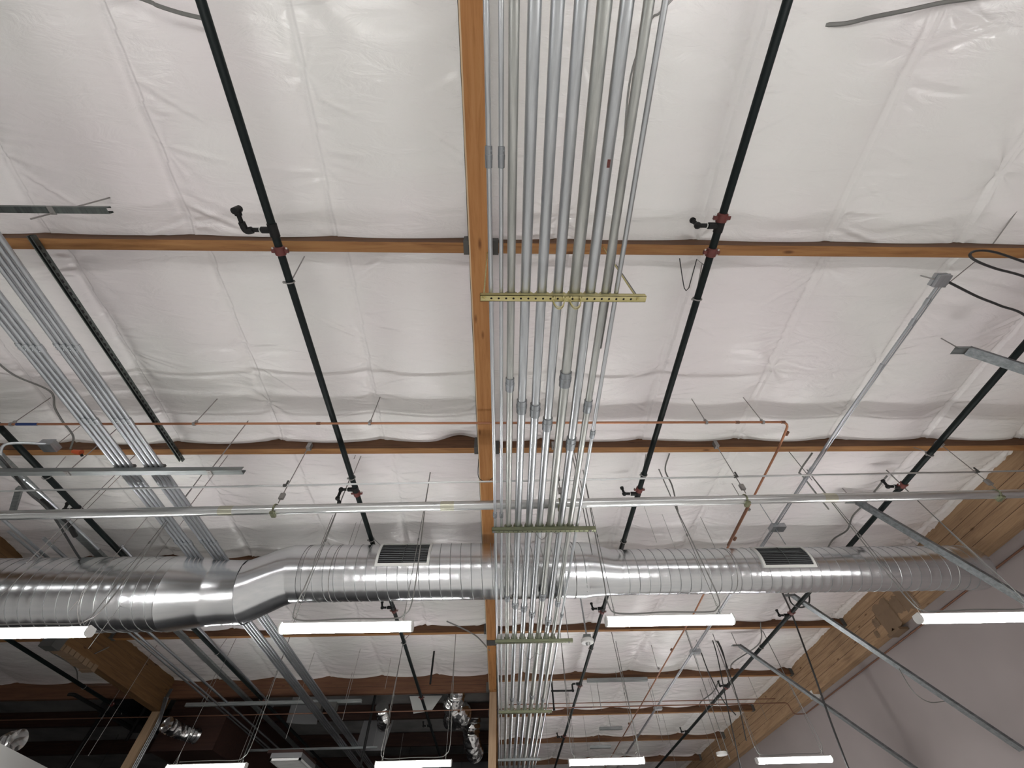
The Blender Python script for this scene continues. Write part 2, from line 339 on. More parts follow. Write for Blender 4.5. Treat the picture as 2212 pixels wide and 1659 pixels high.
# ------------------------------------------------------------------ girders and posts
t = thing('girder', 'long laminated timber girder running beside the conduit rack', 'beam', ((GX0+GX1)/2, 4, 3.35))
MB().box((GX0, -3, 3.35), (GX1, 24.8, 3.855)).build('timber', 'girder', t, smooth=False)
MB().box((GX0-0.012, -3, 3.356), (GX0-0.0005, 10.8, 3.43)).build('edge_strip', 'palewood', t, 'pale raw wood edge strip', False)
mb = MB().box((GX0-0.008, 8.30, 3.342), (GX1+0.008, 8.52, 3.349)).box((GX0-0.009, 8.30, 3.342), (GX0-0.001, 8.52, 3.50)).box((GX1+0.001, 8.30, 3.342), (GX1+0.009, 8.52, 3.50))
mb.build('hinge_connector', 'steel', t, 'dark steel hinge connector', False)
mb = MB().tube(smooth_path([(GX0-0.02, 3.60, 3.45), (GX0-0.02, 3.80, 3.34), (-0.16, 3.86, 3.33), (GX1+0.01, 3.80, 3.34)]), 0.004, 6); mb.build('bent_wire', 'blackcable', t, 'thin black wire under the girder')
t = thing('girder', 'deep brown laminated girder at left with ragged connector, ending on a post', 'beam', (XL-0.085, 8, 3.12))
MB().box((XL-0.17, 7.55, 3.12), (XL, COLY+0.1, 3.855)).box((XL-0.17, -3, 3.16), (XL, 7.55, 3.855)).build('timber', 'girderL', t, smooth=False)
mb = MB()
for a in range(9):
    y = 7.42+a*0.13; w = 0.02+0.03*random.random(); mb.box((XL-0.20, y, 3.085-w), (XL+0.012, y+0.11, 3.13+0.02*random.random()))
mb.build('hinge_connector', 'paper', t, 'rough brown paper and plate around the girder hinge', False)
MB().box((XL-0.19, 7.40, 3.02), (XL+0.02, 7.60, 3.30)).build('saddle_plate', 'steel', t, 'dark saddle plate', False)
mb = MB()
for zz in (3.25, 3.39, 3.53): mb.box((XL-0.001, -3, zz), (XL+0.0015, COLY, zz+0.004))
mb.build('lamination_joint', 'glueline', t, smooth=False)
tag(MB().box((XL-0.16, COLY-0.06, -EYE), (XL+0.0, COLY+0.08, 3.118)).build('timber_post', 'post', smooth=False), 'tan timber post under the end of the brown left girder', 'post')
tag(MB().box((GX0, COLY-0.02, -EYE), (GX1, COLY+0.14, 3.348)).build('timber_post', 'post', smooth=False), 'tan timber post under the middle girder, beside the conduits', 'post')
for a, (dx, rr) in enumerate(((0.035, 0.014), (0.07, 0.012), (0.105, 0.016))):
    o = MB().tube(bent([(XL+dx, COLY, -EYE), (XL+dx, COLY, 3.0-0.05*a), (XL+dx+0.1, COLY-0.35, 3.28)], 0.12), rr, 8).build('post_conduit', 'emt')
    tag(o, ['thin grey conduit climbing the left timber post, nearest the post', 'thin grey conduit climbing the left timber post, middle one', 'thin grey conduit climbing the left timber post, outermost'][a], 'conduit')
t = thing('girder', 'laminated timber girder along the pale right wall', 'beam', (XR+0.08, 8, 3.07))
MB().box((XR, -3, 3.09), (XR+0.165, 7.5, 3.855)).box((XR, 7.5, 3.05), (XR+0.165, 24.8, 3.855)).build('timber', 'girderR', t, smooth=False)
mb = MB()
for zz in (3.21, 3.36, 3.50): mb.box((XR-0.0015, -3, zz), (XR+0.001, 24, zz+0.005))
mb.build('lamination_joint', 'glueline', t, smooth=False)
mb = MB().box((XR-0.012, 7.30, 3.0), (XR+0.16, 7.62, 3.04))
for y, w, za, zb in ((6.62, 0.30, 3.10, 3.50), (6.93, 0.22, 3.16, 3.40), (7.16, 0.42, 3.05, 3.46), (7.60, 0.16, 3.20, 3.33), (7.78, 0.10, 3.08, 3.20)):
    rows = [[(XR-0.004-0.006*random.random(), y+w*j/6, za+(zb-za)*i/6+(random.uniform(-.03, .03) if i in (0, 6) else 0)) for j in range(7)] for i in range(7)]; mb.grid(rows)
mb.build('hinge_connector', 'paper', t, 'rough dark plate and paper around the girder hinge', False)
MB().box((XR-0.012, 10.5, 3.0), (XR+0.14, 10.66, 3.12)).build('saddle_plate', 'offwhite', t, 'pale patch on the girder', False)
# ------------------------------------------------------------------ sprinkler lines
def sprinkler(X, z, Y0, Y1, label, outlets, couplings, rings, r=0.030, ups=None):
    t = thing('sprinkler_pipe', label, 'pipe', (X, (Y0+Y1)/2, z))
    MB().tube([(X, Y0, z), (X, Y1, z)], r, 14).build('pipe', 'black', t)
    for y in couplings:
        mb = MB().tube([(X, y-0.035, z), (X, y-0.03, z), (X, y+0.03, z), (X, y+0.035, z)], 0.045, 14, radii=[0.034, 0.041, 0.041, 0.034])
        mb.box((X-0.066, y-0.014, z-0.012), (X+0.066, y+0.014, z+0.012)); c = mb.build('coupling', 'red', t, 'red grooved coupling')
        MB().tube([(X-0.055, y-0.026, z), (X-0.055, y+0.022, z)], 0.007, 6).tube([(X+0.055, y-0.026, z), (X+0.055, y+0.022, z)], 0.007, 6).build('bolt', 'offwhite', c, 'bright zinc bolt')
    for y, kind in outlets:
        mb = MB().tube([(X, y, z), (X-0.09, y, z)], 0.026, 10).tube([(X-0.085, y, z), (X-0.17, y, z)], 0.017, 8).tube([(X, y-0.05, z), (X, y+0.05, z)], r+0.006, 12)
        if kind == 'swing':
            mb.tube(bent([(X-0.16, y, z), (X-0.21, y+.01, z-.01), (X-0.215, y-0.06, z-.015)], .04), 0.026, 10).tube([(X-0.215, y-0.04, z-.015), (X-0.215, y-0.13, z-.02)], 0.017, 8)
            mb.tube([(X-0.215, y-0.11, z-.02), (X-0.215, y-0.16, z-.02)], 0.026, 10).tube([(X-0.215, y-0.15, z-.06), (X-0.215, y-0.15, z+.02)], 0.026, 10)
        elif kind == 'stub':
            mb.ball((X-0.175, y, z), 0.028).tube([(X-0.175, y, z), (X-0.19, y-0.02, z+0.07)], 0.016, 8).tube([(X-0.19, y-0.02, z+0.065), (X-0.19, y-0.02, z+0.085)], 0.024, 8)
        elif kind == 'down':
            mb.ball((X-0.175, y, z), 0.030).tube([(X-0.175, y, z), (X-0.185, y+0.02, z-0.11)], 0.018, 8).ball((X-0.185, y+0.02, z-0.115), 0.028).tube([(X-0.185, y+0.02, z-0.115), (X-0.13, y-0.02, z-0.20)], 0.018, 8).tube([(X-0.13, y-0.02, z-0.195), (X-0.125, y-0.02, z-0.225)], 0.024, 8)
        elif kind == 'drop':
            mb.tube(bent([(X-0.15, y, z), (X-0.18, y, z-0.01), (X-0.18, y, z-0.12), (X-0.62, y, z-0.12)], 0.03), 0.018, 8).tube([(X-0.62, y, z+0.18), (X-0.62, y, z-0.42)], 0.018, 8)
            mb.tube([(X-0.62, y, z-0.42), (X-0.62, y, z-0.46)], 0.026, 8).ball((X-0.62, y, z-0.12), 0.03).ball((X-0.18, y, z-0.12), 0.03)
        mb.build('outlet_fitting', 'blackiron', t, 'black threaded outlet with elbow')
        MB().tube([(X-0.098, y, z), (X-0.104, y, z)], 0.020, 8).build('thread_seal', 'offwhite', t, 'white thread tape')
    for y in rings:
        mb = MB()
        for k in range(16):
            a, b = 2*math.pi*k/16, 2*math.pi*(k+1)/16
            mb.tube([(X+0.037*math.cos(a), y, z+0.037*math.sin(a)), (X+0.037*math.cos(b), y, z+0.037*math.sin(b))], 0.006, 5)
        yp = min(PY, key=lambda q: abs(q-y)); mb.tube([(X, y, z+0.036), (X+0.07, (y*0.3+(yp-0.02)*0.7), ZP-0.0)], 0.005, 6)
        mb.ball((X-0.045, y, z-0.01), 0.012); mb.build('hanger_ring', 'rod', t)
    return t
sprinkler(-1.765, 3.30, -2, 20, 'black sprinkler pipe left of the girder, crossing the whole view', [(0.90, 'swing'), (3.96, 'down'), (6.90, 'stub'), (13.0, 'stub')], [1.06, 4.03, 7.0, 11.0], [1.32, 3.75, 5.0, 8.2])
sprinkler(1.735, 3.30, -2, 20, 'black sprinkler pipe just right of the conduit rack', [(0.83, 'stub'), (4.08, 'stub'), (7.05, 'stub'), (10.4, 'drop'), (14.2, 'stub')], [0.77, 1.04, 4.0, 7.15, 10.5, 14.1], [1.45, 3.72, 5.1, 8.6, 12.6])
sprinkler(5.09, 3.30, -2, 20, 'black sprinkler pipe near the right wall', [(3.98, 'stub'), (7.4, 'stub'), (10.7, 'stub'), (14, 'stub')], [3.95, 7.3, 10.8], [3.4, 8.7, 11.9])
sprinkler(-5.24, 3.30, -2, 20, 'black sprinkler pipe along the left conduits', [(4.3, 'stub'), (5.6, 'down'), (11.2, 'stub')], [10.95], [3.7, 8.5])
sprinkler(-8.50, 3.30, 4, 20, 'black sprinkler pipe beyond the left girder', [(11.6, 'stub')], [11.0], [10.0])
MB  # ------------------------------------------------ copper lines
def hrod(mb, x, y, z0, z1, r=0.005): mb.tube([(x, y, z0), (x, y, z1)], r, 6)
t = thing('copper_pipe', 'thin bright copper pipe crossing the view, turning away near the right', 'pipe', (-4, 2.84, 3.24))
MB().tube(bent([(-7.25, 2.84, 3.24), (3.12, 2.84, 3.24), (3.16, 3.2, 3.24), (3.30, 7.1, 3.25), (3.33, 22, 3.25)], 0.10), 0.0125, 10).build('pipe', 'copper', t)
mb = MB()
for x in (-5.6, -1.9, 0.9, 2.55): mb.tube([(x-0.02, 2.84, 3.24), (x+0.02, 2.84, 3.24)], 0.016, 8)
mb.tube([(3.03, 2.84, 3.24), (3.07, 2.84, 3.24)], 0.016, 8).tube([(3.165, 2.98, 3.24), (3.165, 3.03, 3.24)], 0.016, 8)
for y in (5.0, 8.6, 13): mb.tube([(3.27, y-0.03, 3.25), (3.27, y+0.03, 3.25)], 0.017, 8)
mb.build('solder_sleeve', 'copperdull', t)
for x in (-5.0, -3.17, -1.37, 2.21, 2.83):
    mb = MB(); hrod(mb, x, 2.84, 3.26, 3.80); mb.tube([(x-0.012, 2.84, 3.24), (x+0.012, 2.84, 3.24)], 0.021, 8).ball((x, 2.84, 3.275), 0.016); mb.build('hanger_rod', 'rod', t)
for y in (4.35, 9.5):
    mb = MB(); hrod(mb, 3.21, y, 3.26, 3.80); mb.tube([(3.21+.02, y-0.012, 3.25), (3.21+.02, y+0.012, 3.25)], 0.021, 8); mb.build('hanger_rod', 'rod', t)
MB().tube([(-4.95, 2.84, 3.24), (-4.74, 2.84, 3.24)], 0.0145, 8).build('tape_mark', 'blue', t, 'blue tape around the pipe')
MB().tube([(3.19, 4.2, 3.248), (3.22, 5.15, 3.248)], 0.0155, 8).build('tape_wrap', 'copperdull', t, 'dark wrap with paint smears')
t = thing('copper_pipe', 'thin brown copper pipe crossing far back at the post line and returning along the wall', 'pipe', (0, 11.4, 3.2))
MB().tube(bent([(-15.5, 11.36, 3.16), (6.66, 11.40, 3.16), (6.68, 11.38, 2.94), (6.945, 11.36, 2.94), (6.945, -3, 2.94)], 0.06), 0.012, 8).build('pipe', 'copperdull', t)
mb = MB()
for x in (-8.8, -4.1, -0.9, 2.3, 5.0): mb.tube([(x, 11.38, 3.16), (x, 11.38, 3.82)], 0.005, 6).tube([(x-.012, 11.38, 3.16), (x+.012, 11.38, 3.16)], 0.02, 8)
mb.build('hanger_rod', 'rod', t)
MB().tube([(1.65, 11.395, 3.16), (2.1, 11.396, 3.16)], 0.014, 8).build('tape_mark', 'blue', t, 'blue tape around the pipe')
tag(MB().tube([(0.2, 11.9, 3.385), (6.7, 11.9, 3.385)], 0.010, 8).build('copper_pipe', 'copperdull'), 'second slim copper pipe just above the far copper pipe', 'pipe')
# ------------------------------------------------------------------ crossing conduits
def lerp(a, b, t): return a+(b-a)*t
bc0, bc1 = Vector((-12, 3.5, 2.56)), Vector((6.9, 3.5, 2.83))
def zc(x): return 2.70+0.0155*x
t = thing('large_conduit', 'thick galvanized conduit crossing the view behind the conduit rack', 'conduit', (0, 3.5, 2.7))
mb = MB().tube([(x, 3.5, zc(x)) for x in (-14, -8, -3, 0, 3, 6.9)], 0.047, 20); mb.build('pipe', 'emtx', t)
mb = MB()
for x in (-2.78, -0.55, 3.55): mb.tube([(x-0.07, 3.5, zc(x)), (x+0.07, 3.5, zc(x))], 0.0485, 20)
mb.build('coupling_mark', 'stain', t, 'faint yellow stained joints')
for x in (-2.30, 0.62, 2.62, 5.45):
    mb = MB()
    for k in range(20):
        a, b = 2*math.pi*k/20, 2*math.pi*(k+1)/20; z = zc(x)
        mb.tube([(x, 3.5+0.051*math.cos(a), z+0.051*math.sin(a)), (x, 3.5+0.051*math.cos(b), z+0.051*math.sin(b))], 0.009, 5)
    mb.box((x-0.02, 3.46, zc(x)-0.07), (x+0.02, 3.54, zc(x)-0.045)); c = mb.build('clamp', 'zincgreen', t, 'green zinc pipe clamp')
    mb = MB(); hrod(mb, x+0.02, 3.46, zc(x)+0.05, 3.56); mb.box((x+0.0, 3.445, zc(x)+0.10), (x+0.045, 3.475, zc(x)+0.17)).box((x+0.0, 3.44, 3.50), (x+0.045, 3.50, 3.58)); mb.build('hanger_rod', 'rod', t)
t = thing('slim_conduit', 'slim conduit crossing the view just above the thick crossing conduit', 'conduit', (0, 3.44, 2.98))
MB().tube([(x, 3.44, 2.965+0.0165*x) for x in (-14, -6, -2, 0, 3, 6.9)], 0.010, 8).build('pipe', 'emtx', t)
mb = MB()
for x in (-2.30, 0.62, 2.62, 5.45): mb.tube([(x-0.012, 3.44, 2.965+0.0165*x), (x+0.012, 3.44, 2.965+0.0165*x)], 0.017, 8).tube([(x+0.02, 3.43, 2.95+0.0165*x), (x+0.02, 3.43, 3.02+0.0165*x)], 0.010, 6)
mb.build('clip', 'steel', t)
MB().tube([(-2.72, 3.44, 2.92), (-2.66, 3.44, 2.921)], 0.014, 8).build('coupling', 'emtx', t); MB().tube([(1.1, 3.44, 2.983), (1.16, 3.44, 2.984)], 0.014, 8).build('coupling', 'emtx', t)
# ------------------------------------------------------------------ the conduit rack
ZC = 2.50
cx0 = [-0.063, 0.005, 0.066, 0.16, 0.266, 0.373, 0.482, 0.585, 0.683, 0.755]
cx1 = [-0.045, 0.013, 0.09, 0.19, 0.305, 0.415, 0.527, 0.637, 0.727, 0.80]
cr = [0.0145, 0.013, 0.026, 0.033, 0.033, 0.033, 0.0365, 0.034, 0.026, 0.0155]
dull = (2, 6, 8)
RY = [1.075, 3.58, 6.14, 9.02, 12.2, 15.6]
cpl = {0: [(340, 1), (1112, .6)], 1: [(340, 1), (1112, .6)], 2: [(830, 1), (1290, 1)], 3: [(877, 1), (1305, 1), (1508, 1)], 4: [(885, 1), (1312, 1), (1515, 1)], 5: [(915, 1), (1325, 1)], 6: [(818, 1), (1287, 1), (1503, 1)], 7: [(957, 1), (1342, 1)], 8: [(877, 1), (1303, 1), (1512, 1)], 9: [(938, .7), (1330, .7)]}
ordn = ['nearest the wooden girder', 'second from the wooden girder', 'third from the wooden girder', 'fourth from the wooden girder', 'fifth from the wooden girder', 'sixth from the wooden girder', 'fourth from its open right side', 'third from its open right side', 'second from its open right side', 'outermost on the open right side']
look = ['slim bright', 'slim bright', 'medium dull', 'wide bright', 'wide bright', 'wide bright', 'widest weathered', 'wide bright', 'medium dull', 'slim grey']
def cxx(i, y): return lerp(cx0[i], cx1[i], min(1.5, max(-0.3, (y-0.4)/5.7)))
for i in range(10):
    zz = 2.455+cr[i]+0.021; r = cr[i]; mm = 'conduit_dull' if i in dull else 'conduit'
    t = thing('rack_conduit', look[i]+' conduit on the hanging rack, '+ordn[i], 'conduit', (cxx(i, 5), 5, zz), 'conduits on the hanging rack')
    ys = np.arange(-2.5, 20.01, 1.25)
    MB().tube([(cxx(i, y)+random.uniform(-.001, .001), y, zz+random.uniform(-.001, .001)) for y in ys], r, 18 if r > .02 else 12).build('tube', mm, t)
    for py, s in cpl[i]:
        y = atz(1100, py, zz).y; x = cxx(i, y); L = 0.045*s+r*0.6
        q = r+0.0035+0.12*r
        mb = MB().tube([(x, y-L, zz), (x, y-L+0.003, zz), (x, y-L*0.25, zz), (x, y-L*0.22, zz), (x, y+L*0.2, zz), (x, y+L*0.25, zz), (x, y+L-0.003, zz), (x, y+L, zz)], r, 16,
                       radii=[r, q, q, q*1.07, q*1.07, q, q, r]); mb.ball((x+q*0.7, y-L*0.6, zz-q*0.6), 0.006); mb.build('coupling', 'coupling', t, 'dull zinc coupling')
    if i == 7: MB().box((cxx(7, 0.32)-0.004, 0.285, 2.4735), (cxx(7, 0.32)+0.012, 0.325, 2.482)).build('sticker', 'red', t, 'tiny red sticker')
for k, y in enumerate(RY):
    x0, x1 = [(-0.13, 0.945), (-0.085, 0.965), (-0.075, 1.0), (-0.03, 0.925), (-0.06, 0.90), (-0.05, 0.9)][k]
    mt = 'zincyellow' if k == 0 else ('zincgreen' if k < 4 else 'strut')
    t = thing('trapeze_rack', ['yellow zinc strut with a row of holes under the conduits, nearest one', 'greenish strut under the conduits just before the round duct', 'greenish strut under the conduits behind the near lamps', 'greenish strut under the conduits at the post line', 'grey strut under the conduits beside the far lamps', 'farthest grey strut under the conduits'][k], 'bracket', ((x0+x1)/2, y, 2.43), 'struts carrying the rack conduits')
    h = 0.0205; mb = MB(); hx = 0.0235; n = int((x1-x0)/0.0476)
    # channel: perforated bottom web and two side flanges
    z0 = 2.4345; zt = 2.4755
    mb.box((x0, y-h, z0), (x0+.0025, y+h, zt)).box((x0, y-h, z0), (x1, y-h+0.0028, zt)).box((x0, y+h-0.0028, z0), (x1, y+h, zt)).box((x0, y-h, zt-.002), (x1, y-h+0.010, zt)).box((x0, y+h-.010, zt-.002), (x1, y+h, zt))
    xs = x0
    for a in range(n):
        c = x0+0.024+0.0476*a
        mb.box((xs, y-h, z0), (c-0.007, y+h, z0+0.0028)); mb.box((c-0.007, y-h, z0), (c+0.007, y-0.007, z0+0.0028)); mb.box((c-0.007, y+0.007, z0), (c+0.007, y+h, z0+0.0028))
        for sx in (-1, 1):
            for sy in (-1, 1):
                mb.add([(c+sx*0.0071, y+sy*0.0071, z0), (c+sx*0.0025, y+sy*0.0071, z0), (c+sx*0.0071, y+sy*0.0025, z0)], [(0, 1, 2)])
        xs = c+0.007
    mb.box((xs, y-h, z0), (x1, y+h, z0+0.0028)).build('channel', mt, t, smooth=False)
    MB().box((x0+0.003, y-h+.003, z0+0.006), (x1-.001, y+h-.003, z0+0.010)).build('channel_inside', 'hole', t, smooth=False)
    for x in (x0+0.022, x1-0.055):
        mb = MB(); hrod(mb, x, y, 2.42, 3.82, 0.0055); mb.tube([(x, y, z0-0.010), (x, y, z0)], 0.011, 6).tube([(x, y, z0-.002), (x, y, z0)], 0.016, 12); mb.build('threaded_rod', mt if k == 0 else 'rod', t)
    for i in range(2, 9):
        x = cxx(i, y); zz = 2.455+cr[i]+0.021; q = cr[i]+0.003; mb = MB()
        mb.tube([(x, y-0.014, zz), (x, y+0.014, zz)], q+0.002, 16).box((x-q-0.010, y-0.014, zt), (x-q+0.002, y+0.014, zt+0.03)).box((x+q-0.002, y-0.014, zt), (x+q+0.010, y+0.014, zt+0.03)); mb.build('strut_clamp', mt if k < 4 else 'rod', t)
    if k == 0:
        for x in (cxx(5, y)-0.002, cxx(6, y)-0.004):
            mb = MB()
            pts = [(x+0.036*math.cos(a), y+0.006+0.030*math.sin(a), z0-0.001-0.062*math.sin(a)) for a in np.linspace(-0.05, math.pi+0.05, 14)]
            for sgn in (-1, 1): mb.tube([(p[0], p[1]+sgn*0.006, p[2]) for p in pts], 0.0035, 6)
            mb.box((x-0.045, y-0.012, z0-0.008), (x-0.028, y+0.016, z0)).box((x+0.028, y-0.012, z0-0.008), (x+0.045, y+0.016, z0)).ball((x-0.03, y-.014, z0-.01), .009).ball((x+0.03, y-.014, z0-.01), .009)
            mb.build('loose_clamp', 'zincyellow', t, 'empty strap clamp hanging under the strut')
# small tied wires hanging at the rack
for k, (y, x) in enumerate(((3.62, 0.42), (6.55, 0.42), (8.8, 0.12))):
    wire('hanging_wire', ['loose wire loop hanging under the rack before the round duct', 'loose wire loop hanging under the rack behind the near lamps', 'curled wire hanging by the rack conduits at the post line'][k], 'wire',
         [(x-0.07, y, 2.49), (x-0.05, y+.02, 2.43), (x, y+.05, 2.405), (x+0.05, y+.01, 2.42), (x+0.08, y, 2.47), (x+.16, y+.02, 2.45), (x+0.20, y-0.01, 2.49)], 0.003, 'rod')
wire('grey_cable', 'grey flexible cable rising between the rack conduits and the facing at top', 'cable', [atz(1460, -10, 3.62), atz(1425, 28, 3.60), atz(1404, 48, 3.55), (0.85, -0.1, 3.3), (0.80, 0.3, 3.0), (0.76, 0.7, 2.7), (0.735, 1.0, 2.56), (0.73, 1.5, 2.53)], 0.007, 'mc')
# ------------------------------------------------------------------ round duct
DY = 5.12
def spiral(mb, x0, x1, z, r, pitch=0.13, seg=48):
    n = max(4, int((x1-x0)/pitch*4)); pts = []; rad = []
    for a in range(n+1):
        x = x0+(x1-x0)*a/n; ph = ((x-x0)/pitch) % 1; pts.append((x, DY, z)); rad.append(r+0.0035*math.sin(math.pi*ph)+random.uniform(-.0006, .0006))
    mb.tube(pts, r, seg, radii=rad, caps=False)
    turns = (x1-x0)/pitch; nn = int(turns*28)
    mb.tube([(x0+pitch*a/28, DY+(r+0.003)*math.cos(2*math.pi*a/28), z+(r+0.003)*math.sin(2*math.pi*a/28)) for a in range(nn)], 0.0045, 5, mi=1)
t = thing('spiral_duct', 'large round galvanized spiral duct crossing the view, thicker at left', 'duct', (0, DY, 2.3))
zl, zm, zr = 2.67, 2.90, 2.86; rl, rm, rr_ = 0.415, 0.335, 0.272
mb = MB(); spiral(mb, -15.5, -3.98, zl, rl, 0.14); mb.build('left_section', ['duct', 'seam'], t, 'thickest spiral section')
MB().tube([(-3.98, DY, zl), (-3.97, DY, zl), (-3.94, DY, zl), (-3.55, DY, zl+0.0), (-3.52, DY, zl), (-3.50, DY, zl), (-3.30, DY, zl)], rl, 48, radii=[rl+.004, rl+0.010, rl+.004, 0.372, 0.378, 0.37, 0.362], caps=False).build('reducer', 'duct', t, 'smooth tapered reducer')
def ell(pts, r, mb, flute=0.0, mi=0):
    seg = 48; rings = []
    for (x, z, tilt, rr) in pts:
        ring = []
        for k in range(seg):
            a = 2*math.pi*k/seg; h = rr*(1+flute*math.cos(a*16)); ring.append((x-math.sin(tilt)*h*math.sin(a), DY+h*math.cos(a), z+math.cos(tilt)*h*math.sin(a)))
        rings.append(ring)
    n = len(rings); mb.add([p for g in rings for p in g], [(i*seg+k, i*seg+(k+1) % seg, (i+1)*seg+(k+1) % seg, (i+1)*seg+k) for i in range(n-1) for k in range(seg)], mi)
mb = MB(); ell([(-3.32, zl, 0, 0.366), (-3.20, zl, 0.10, 0.366), (-3.16, zl+.005, 0.16, 0.37)], 0, mb); mb.build('collar', 'duct', t)
mb = MB(); ell([(-3.17, zl, 0.16, 0.362), (-3.10, zl+0.03, 0.22, 0.355), (-2.78, zm-0.035, 0.24, 0.345), (-2.66, zm, 0.14, 0.343)], 0, mb, 0.008); mb.build('offset_elbow', 'duct', t, 'fluted offset piece rising to the right')
mb = MB(); ell([(-2.68, zm, 0.14, 0.346), (-2.62, zm, 0.0, 0.344), (-2.50, zm, 0, 0.341)], 0, mb); mb.build('collar', 'duct', t)
mb = MB(); spiral(mb, -2.52, 1.10, zm, rm); mb.build('middle_section', ['duct', 'seam'], t, 'middle spiral section')
MB().tube([(1.06, DY, zm), (1.09, DY, zm), (1.12, DY, zm), (1.16, DY, zm), (1.46, DY, zr), (1.50, DY, zr), (1.56, DY, zr)], rm, 48, radii=[rm+.002, rm+0.008, rm+0.002, rm, rr_+.004, rr_+0.010, rr_+0.002], caps=False).build('reducer', 'duct', t, 'tapered reducer right of the conduit rack')
mb = MB(); spiral(mb, 1.54, 6.30, zr, rr_); mb.build('right_section', ['duct', 'seam'], t, 'thinner right spiral section')
MB().tube([(6.29, DY, zr), (6.30, DY, zr), (6.36, DY, zr), (6.42, DY, zr), (6.45, DY, zr)], rr_, 48, radii=[rr_+.003, rr_+0.006, rr_+0.003, rr_-0.01, rr_-0.10]).build('end_cap', 'duct', t, 'closed duct end')
def grille(x0, x1, z, r, a0, a1, lab):
    mb = MB(); n = 14
    def pt(x, a, q): return (x, DY-q*math.cos(a), z+q*math.sin(a))
    A = np.linspace(a0, a1, n); b = 0.030; bt = 0.030/r
    for (xa, xb, aa, ab) in ((x0, x0+b, a0, a1), (x1-b, x1, a0, a1), (x0+b, x1-b, a0, a0+bt), (x0+b, x1-b, a1-bt, a1)):
        aa_ = np.linspace(aa, ab, 10)
        mb.grid([[pt(xa, q, r+0.022), pt(xb, q, r+0.022)] for q in aa_]); mb.grid([[pt(xa, q, r+0.0), pt(xa, q, r+0.022)] for q in aa_]); mb.grid([[pt(xb, q, r+0.022), pt(xb, q, r+0.0)] for q in aa_])
        for q in (aa, ab): mb.grid([[pt(xa, q, r), pt(xb, q, r)], [pt(xa, q, r+0.022), pt(xb, q, r+0.022)]])
    g = mb.build('grille', 'offwhite', t, lab, False)
    mb = MB(); aa_ = np.linspace(a0+bt, a1-bt, 16); mb.grid([[pt(x0+b, q, r+0.007), pt(x1-b, q, r+0.007)] for q in aa_]); mb.build('grille_opening', 'hole', g)
    mb = MB()
    for q in np.linspace(a0+bt*1.6, a1-bt*1.6, 11): mb.tube([pt(x0+b, q, r+0.013), pt(x1-b, q, r+0.013)], 0.0035, 4)
    mb.tube([pt((x0+x1)/2, q, r+0.018) for q in aa_], 0.004, 4); mb.build('louvre', 'louvre', g)
grille(-1.56, -0.89, zm, rm, R(-18), R(44), 'rectangular louvred grille left of the girder')
grille(3.36, 4.05, zr, rr_, R(-24), R(46), 'rectangular louvred grille on the thinner right section')
grille(-6.95, -6.35, zl, rl, R(2), R(45), 'rectangular louvred grille at the left edge')
for x, z, r in ((-8.0, zl, rl), (-4.8, zl, rl), (-2.1, zm, rm), (0.95, zm, rm), (3.0, zr, rr_), (5.9, zr, rr_)):
    mb = MB()
    for k in range(26):
        a, b = 2*math.pi*k/26, 2*math.pi*(k+1)/26; mb.tube([(x, DY+(r+.006)*math.cos(a), z+(r+.006)*math.sin(a)), (x, DY+(r+.006)*math.cos(b), z+(r+.006)*math.sin(b))], 0.004, 4)
    hrod(mb, x, DY, z+r, 3.80, 0.003); mb.build('hanger_strap', 'rod', t)
# ------------------------------------------------------------------ left conduit groups
ZB = 2.955
gl = [(-3.865, 'left'), (-3.815, 'left'), (-3.765, 'left'), (-3.715, 'left'), (-3.565, 'right'), (-3.515, 'right'), (-3.465, 'right'), (-3.415, 'right')]
nm = ['leftmost of the left group of four', 'second of the left group of four', 'third of the left group of four', 'rightmost of the left group of four', 'leftmost of the right group of four', 'second of the right group of four', 'third of the right group of four', 'rightmost of the right group of four']
for i, (x, gq) in enumerate(gl):
    t = thing('slim_conduit', 'slim conduit running away at left, '+nm[i], 'conduit', (x, 5, ZB), 'slim conduits in two groups of four')
    o = -0.05
    MB().tube([(x+o, -2, ZB), (x+o, 10, ZB), (x-0.02, 20, ZB)], 0.0175, 10).build('tube', 'emt', t)
    for py in (748, 905, 1170):
        y = atz(300, py+(i % 4)*1.5, ZB).y
        if py == 905 and i in (0, 4): continue
        MB().tube([(x+o, y-0.03, ZB), (x+o, y+0.03, ZB)], 0.0225, 10).ball((x+o, y-.015, ZB-.024), .006).ball((x+o, y+.015, ZB-.024), .006).build('coupling', 'emt', t)
def channel(mb, p, q, w=0.0205, hh=0.0205, side=Vector((0, 1, 0)), mi=0):    # open strut, closed face down
    p, q = Vector(p), Vector(q); d = (q-p); c = (p+q)/2; up = d.normalized().cross(side).normalized()
    mb.obox(c-up*hh, d/2, side*w, up*0.0015, mi); mb.obox(c-side*w, d/2, side*0.0015, up*hh, mi); mb.obox(c+side*w, d/2, side*0.0015, up*hh, mi)
    mb.obox(c+up*hh-side*(w-0.005), d/2, side*0.005, up*0.0015, mi); mb.obox(c+up*hh+side*(w-0.005), d/2, side*0.005, up*0.0015, mi)
t = thing('trapeze_rack', 'long dark steel strut carrying the left conduit groups, before the round duct', 'bracket', (-6, 3.19, 2.9))
mb = MB(); channel(mb, (-11, 3.19, 2.912), (-2.63, 3.19, 2.912), 0.03, 0.024); mb.build('channel', 'strut', t, smooth=False)
for x in (-7.4, -4.35, -2.95):
    mb = MB(); hrod(mb, x, 3.17, 2.87, 3.82, 0.0055); mb.box((x-0.02, 3.15, 2.875), (x+0.02, 3.21, 2.888)); mb.build('threaded_rod', 'rod', t)
mb = MB()
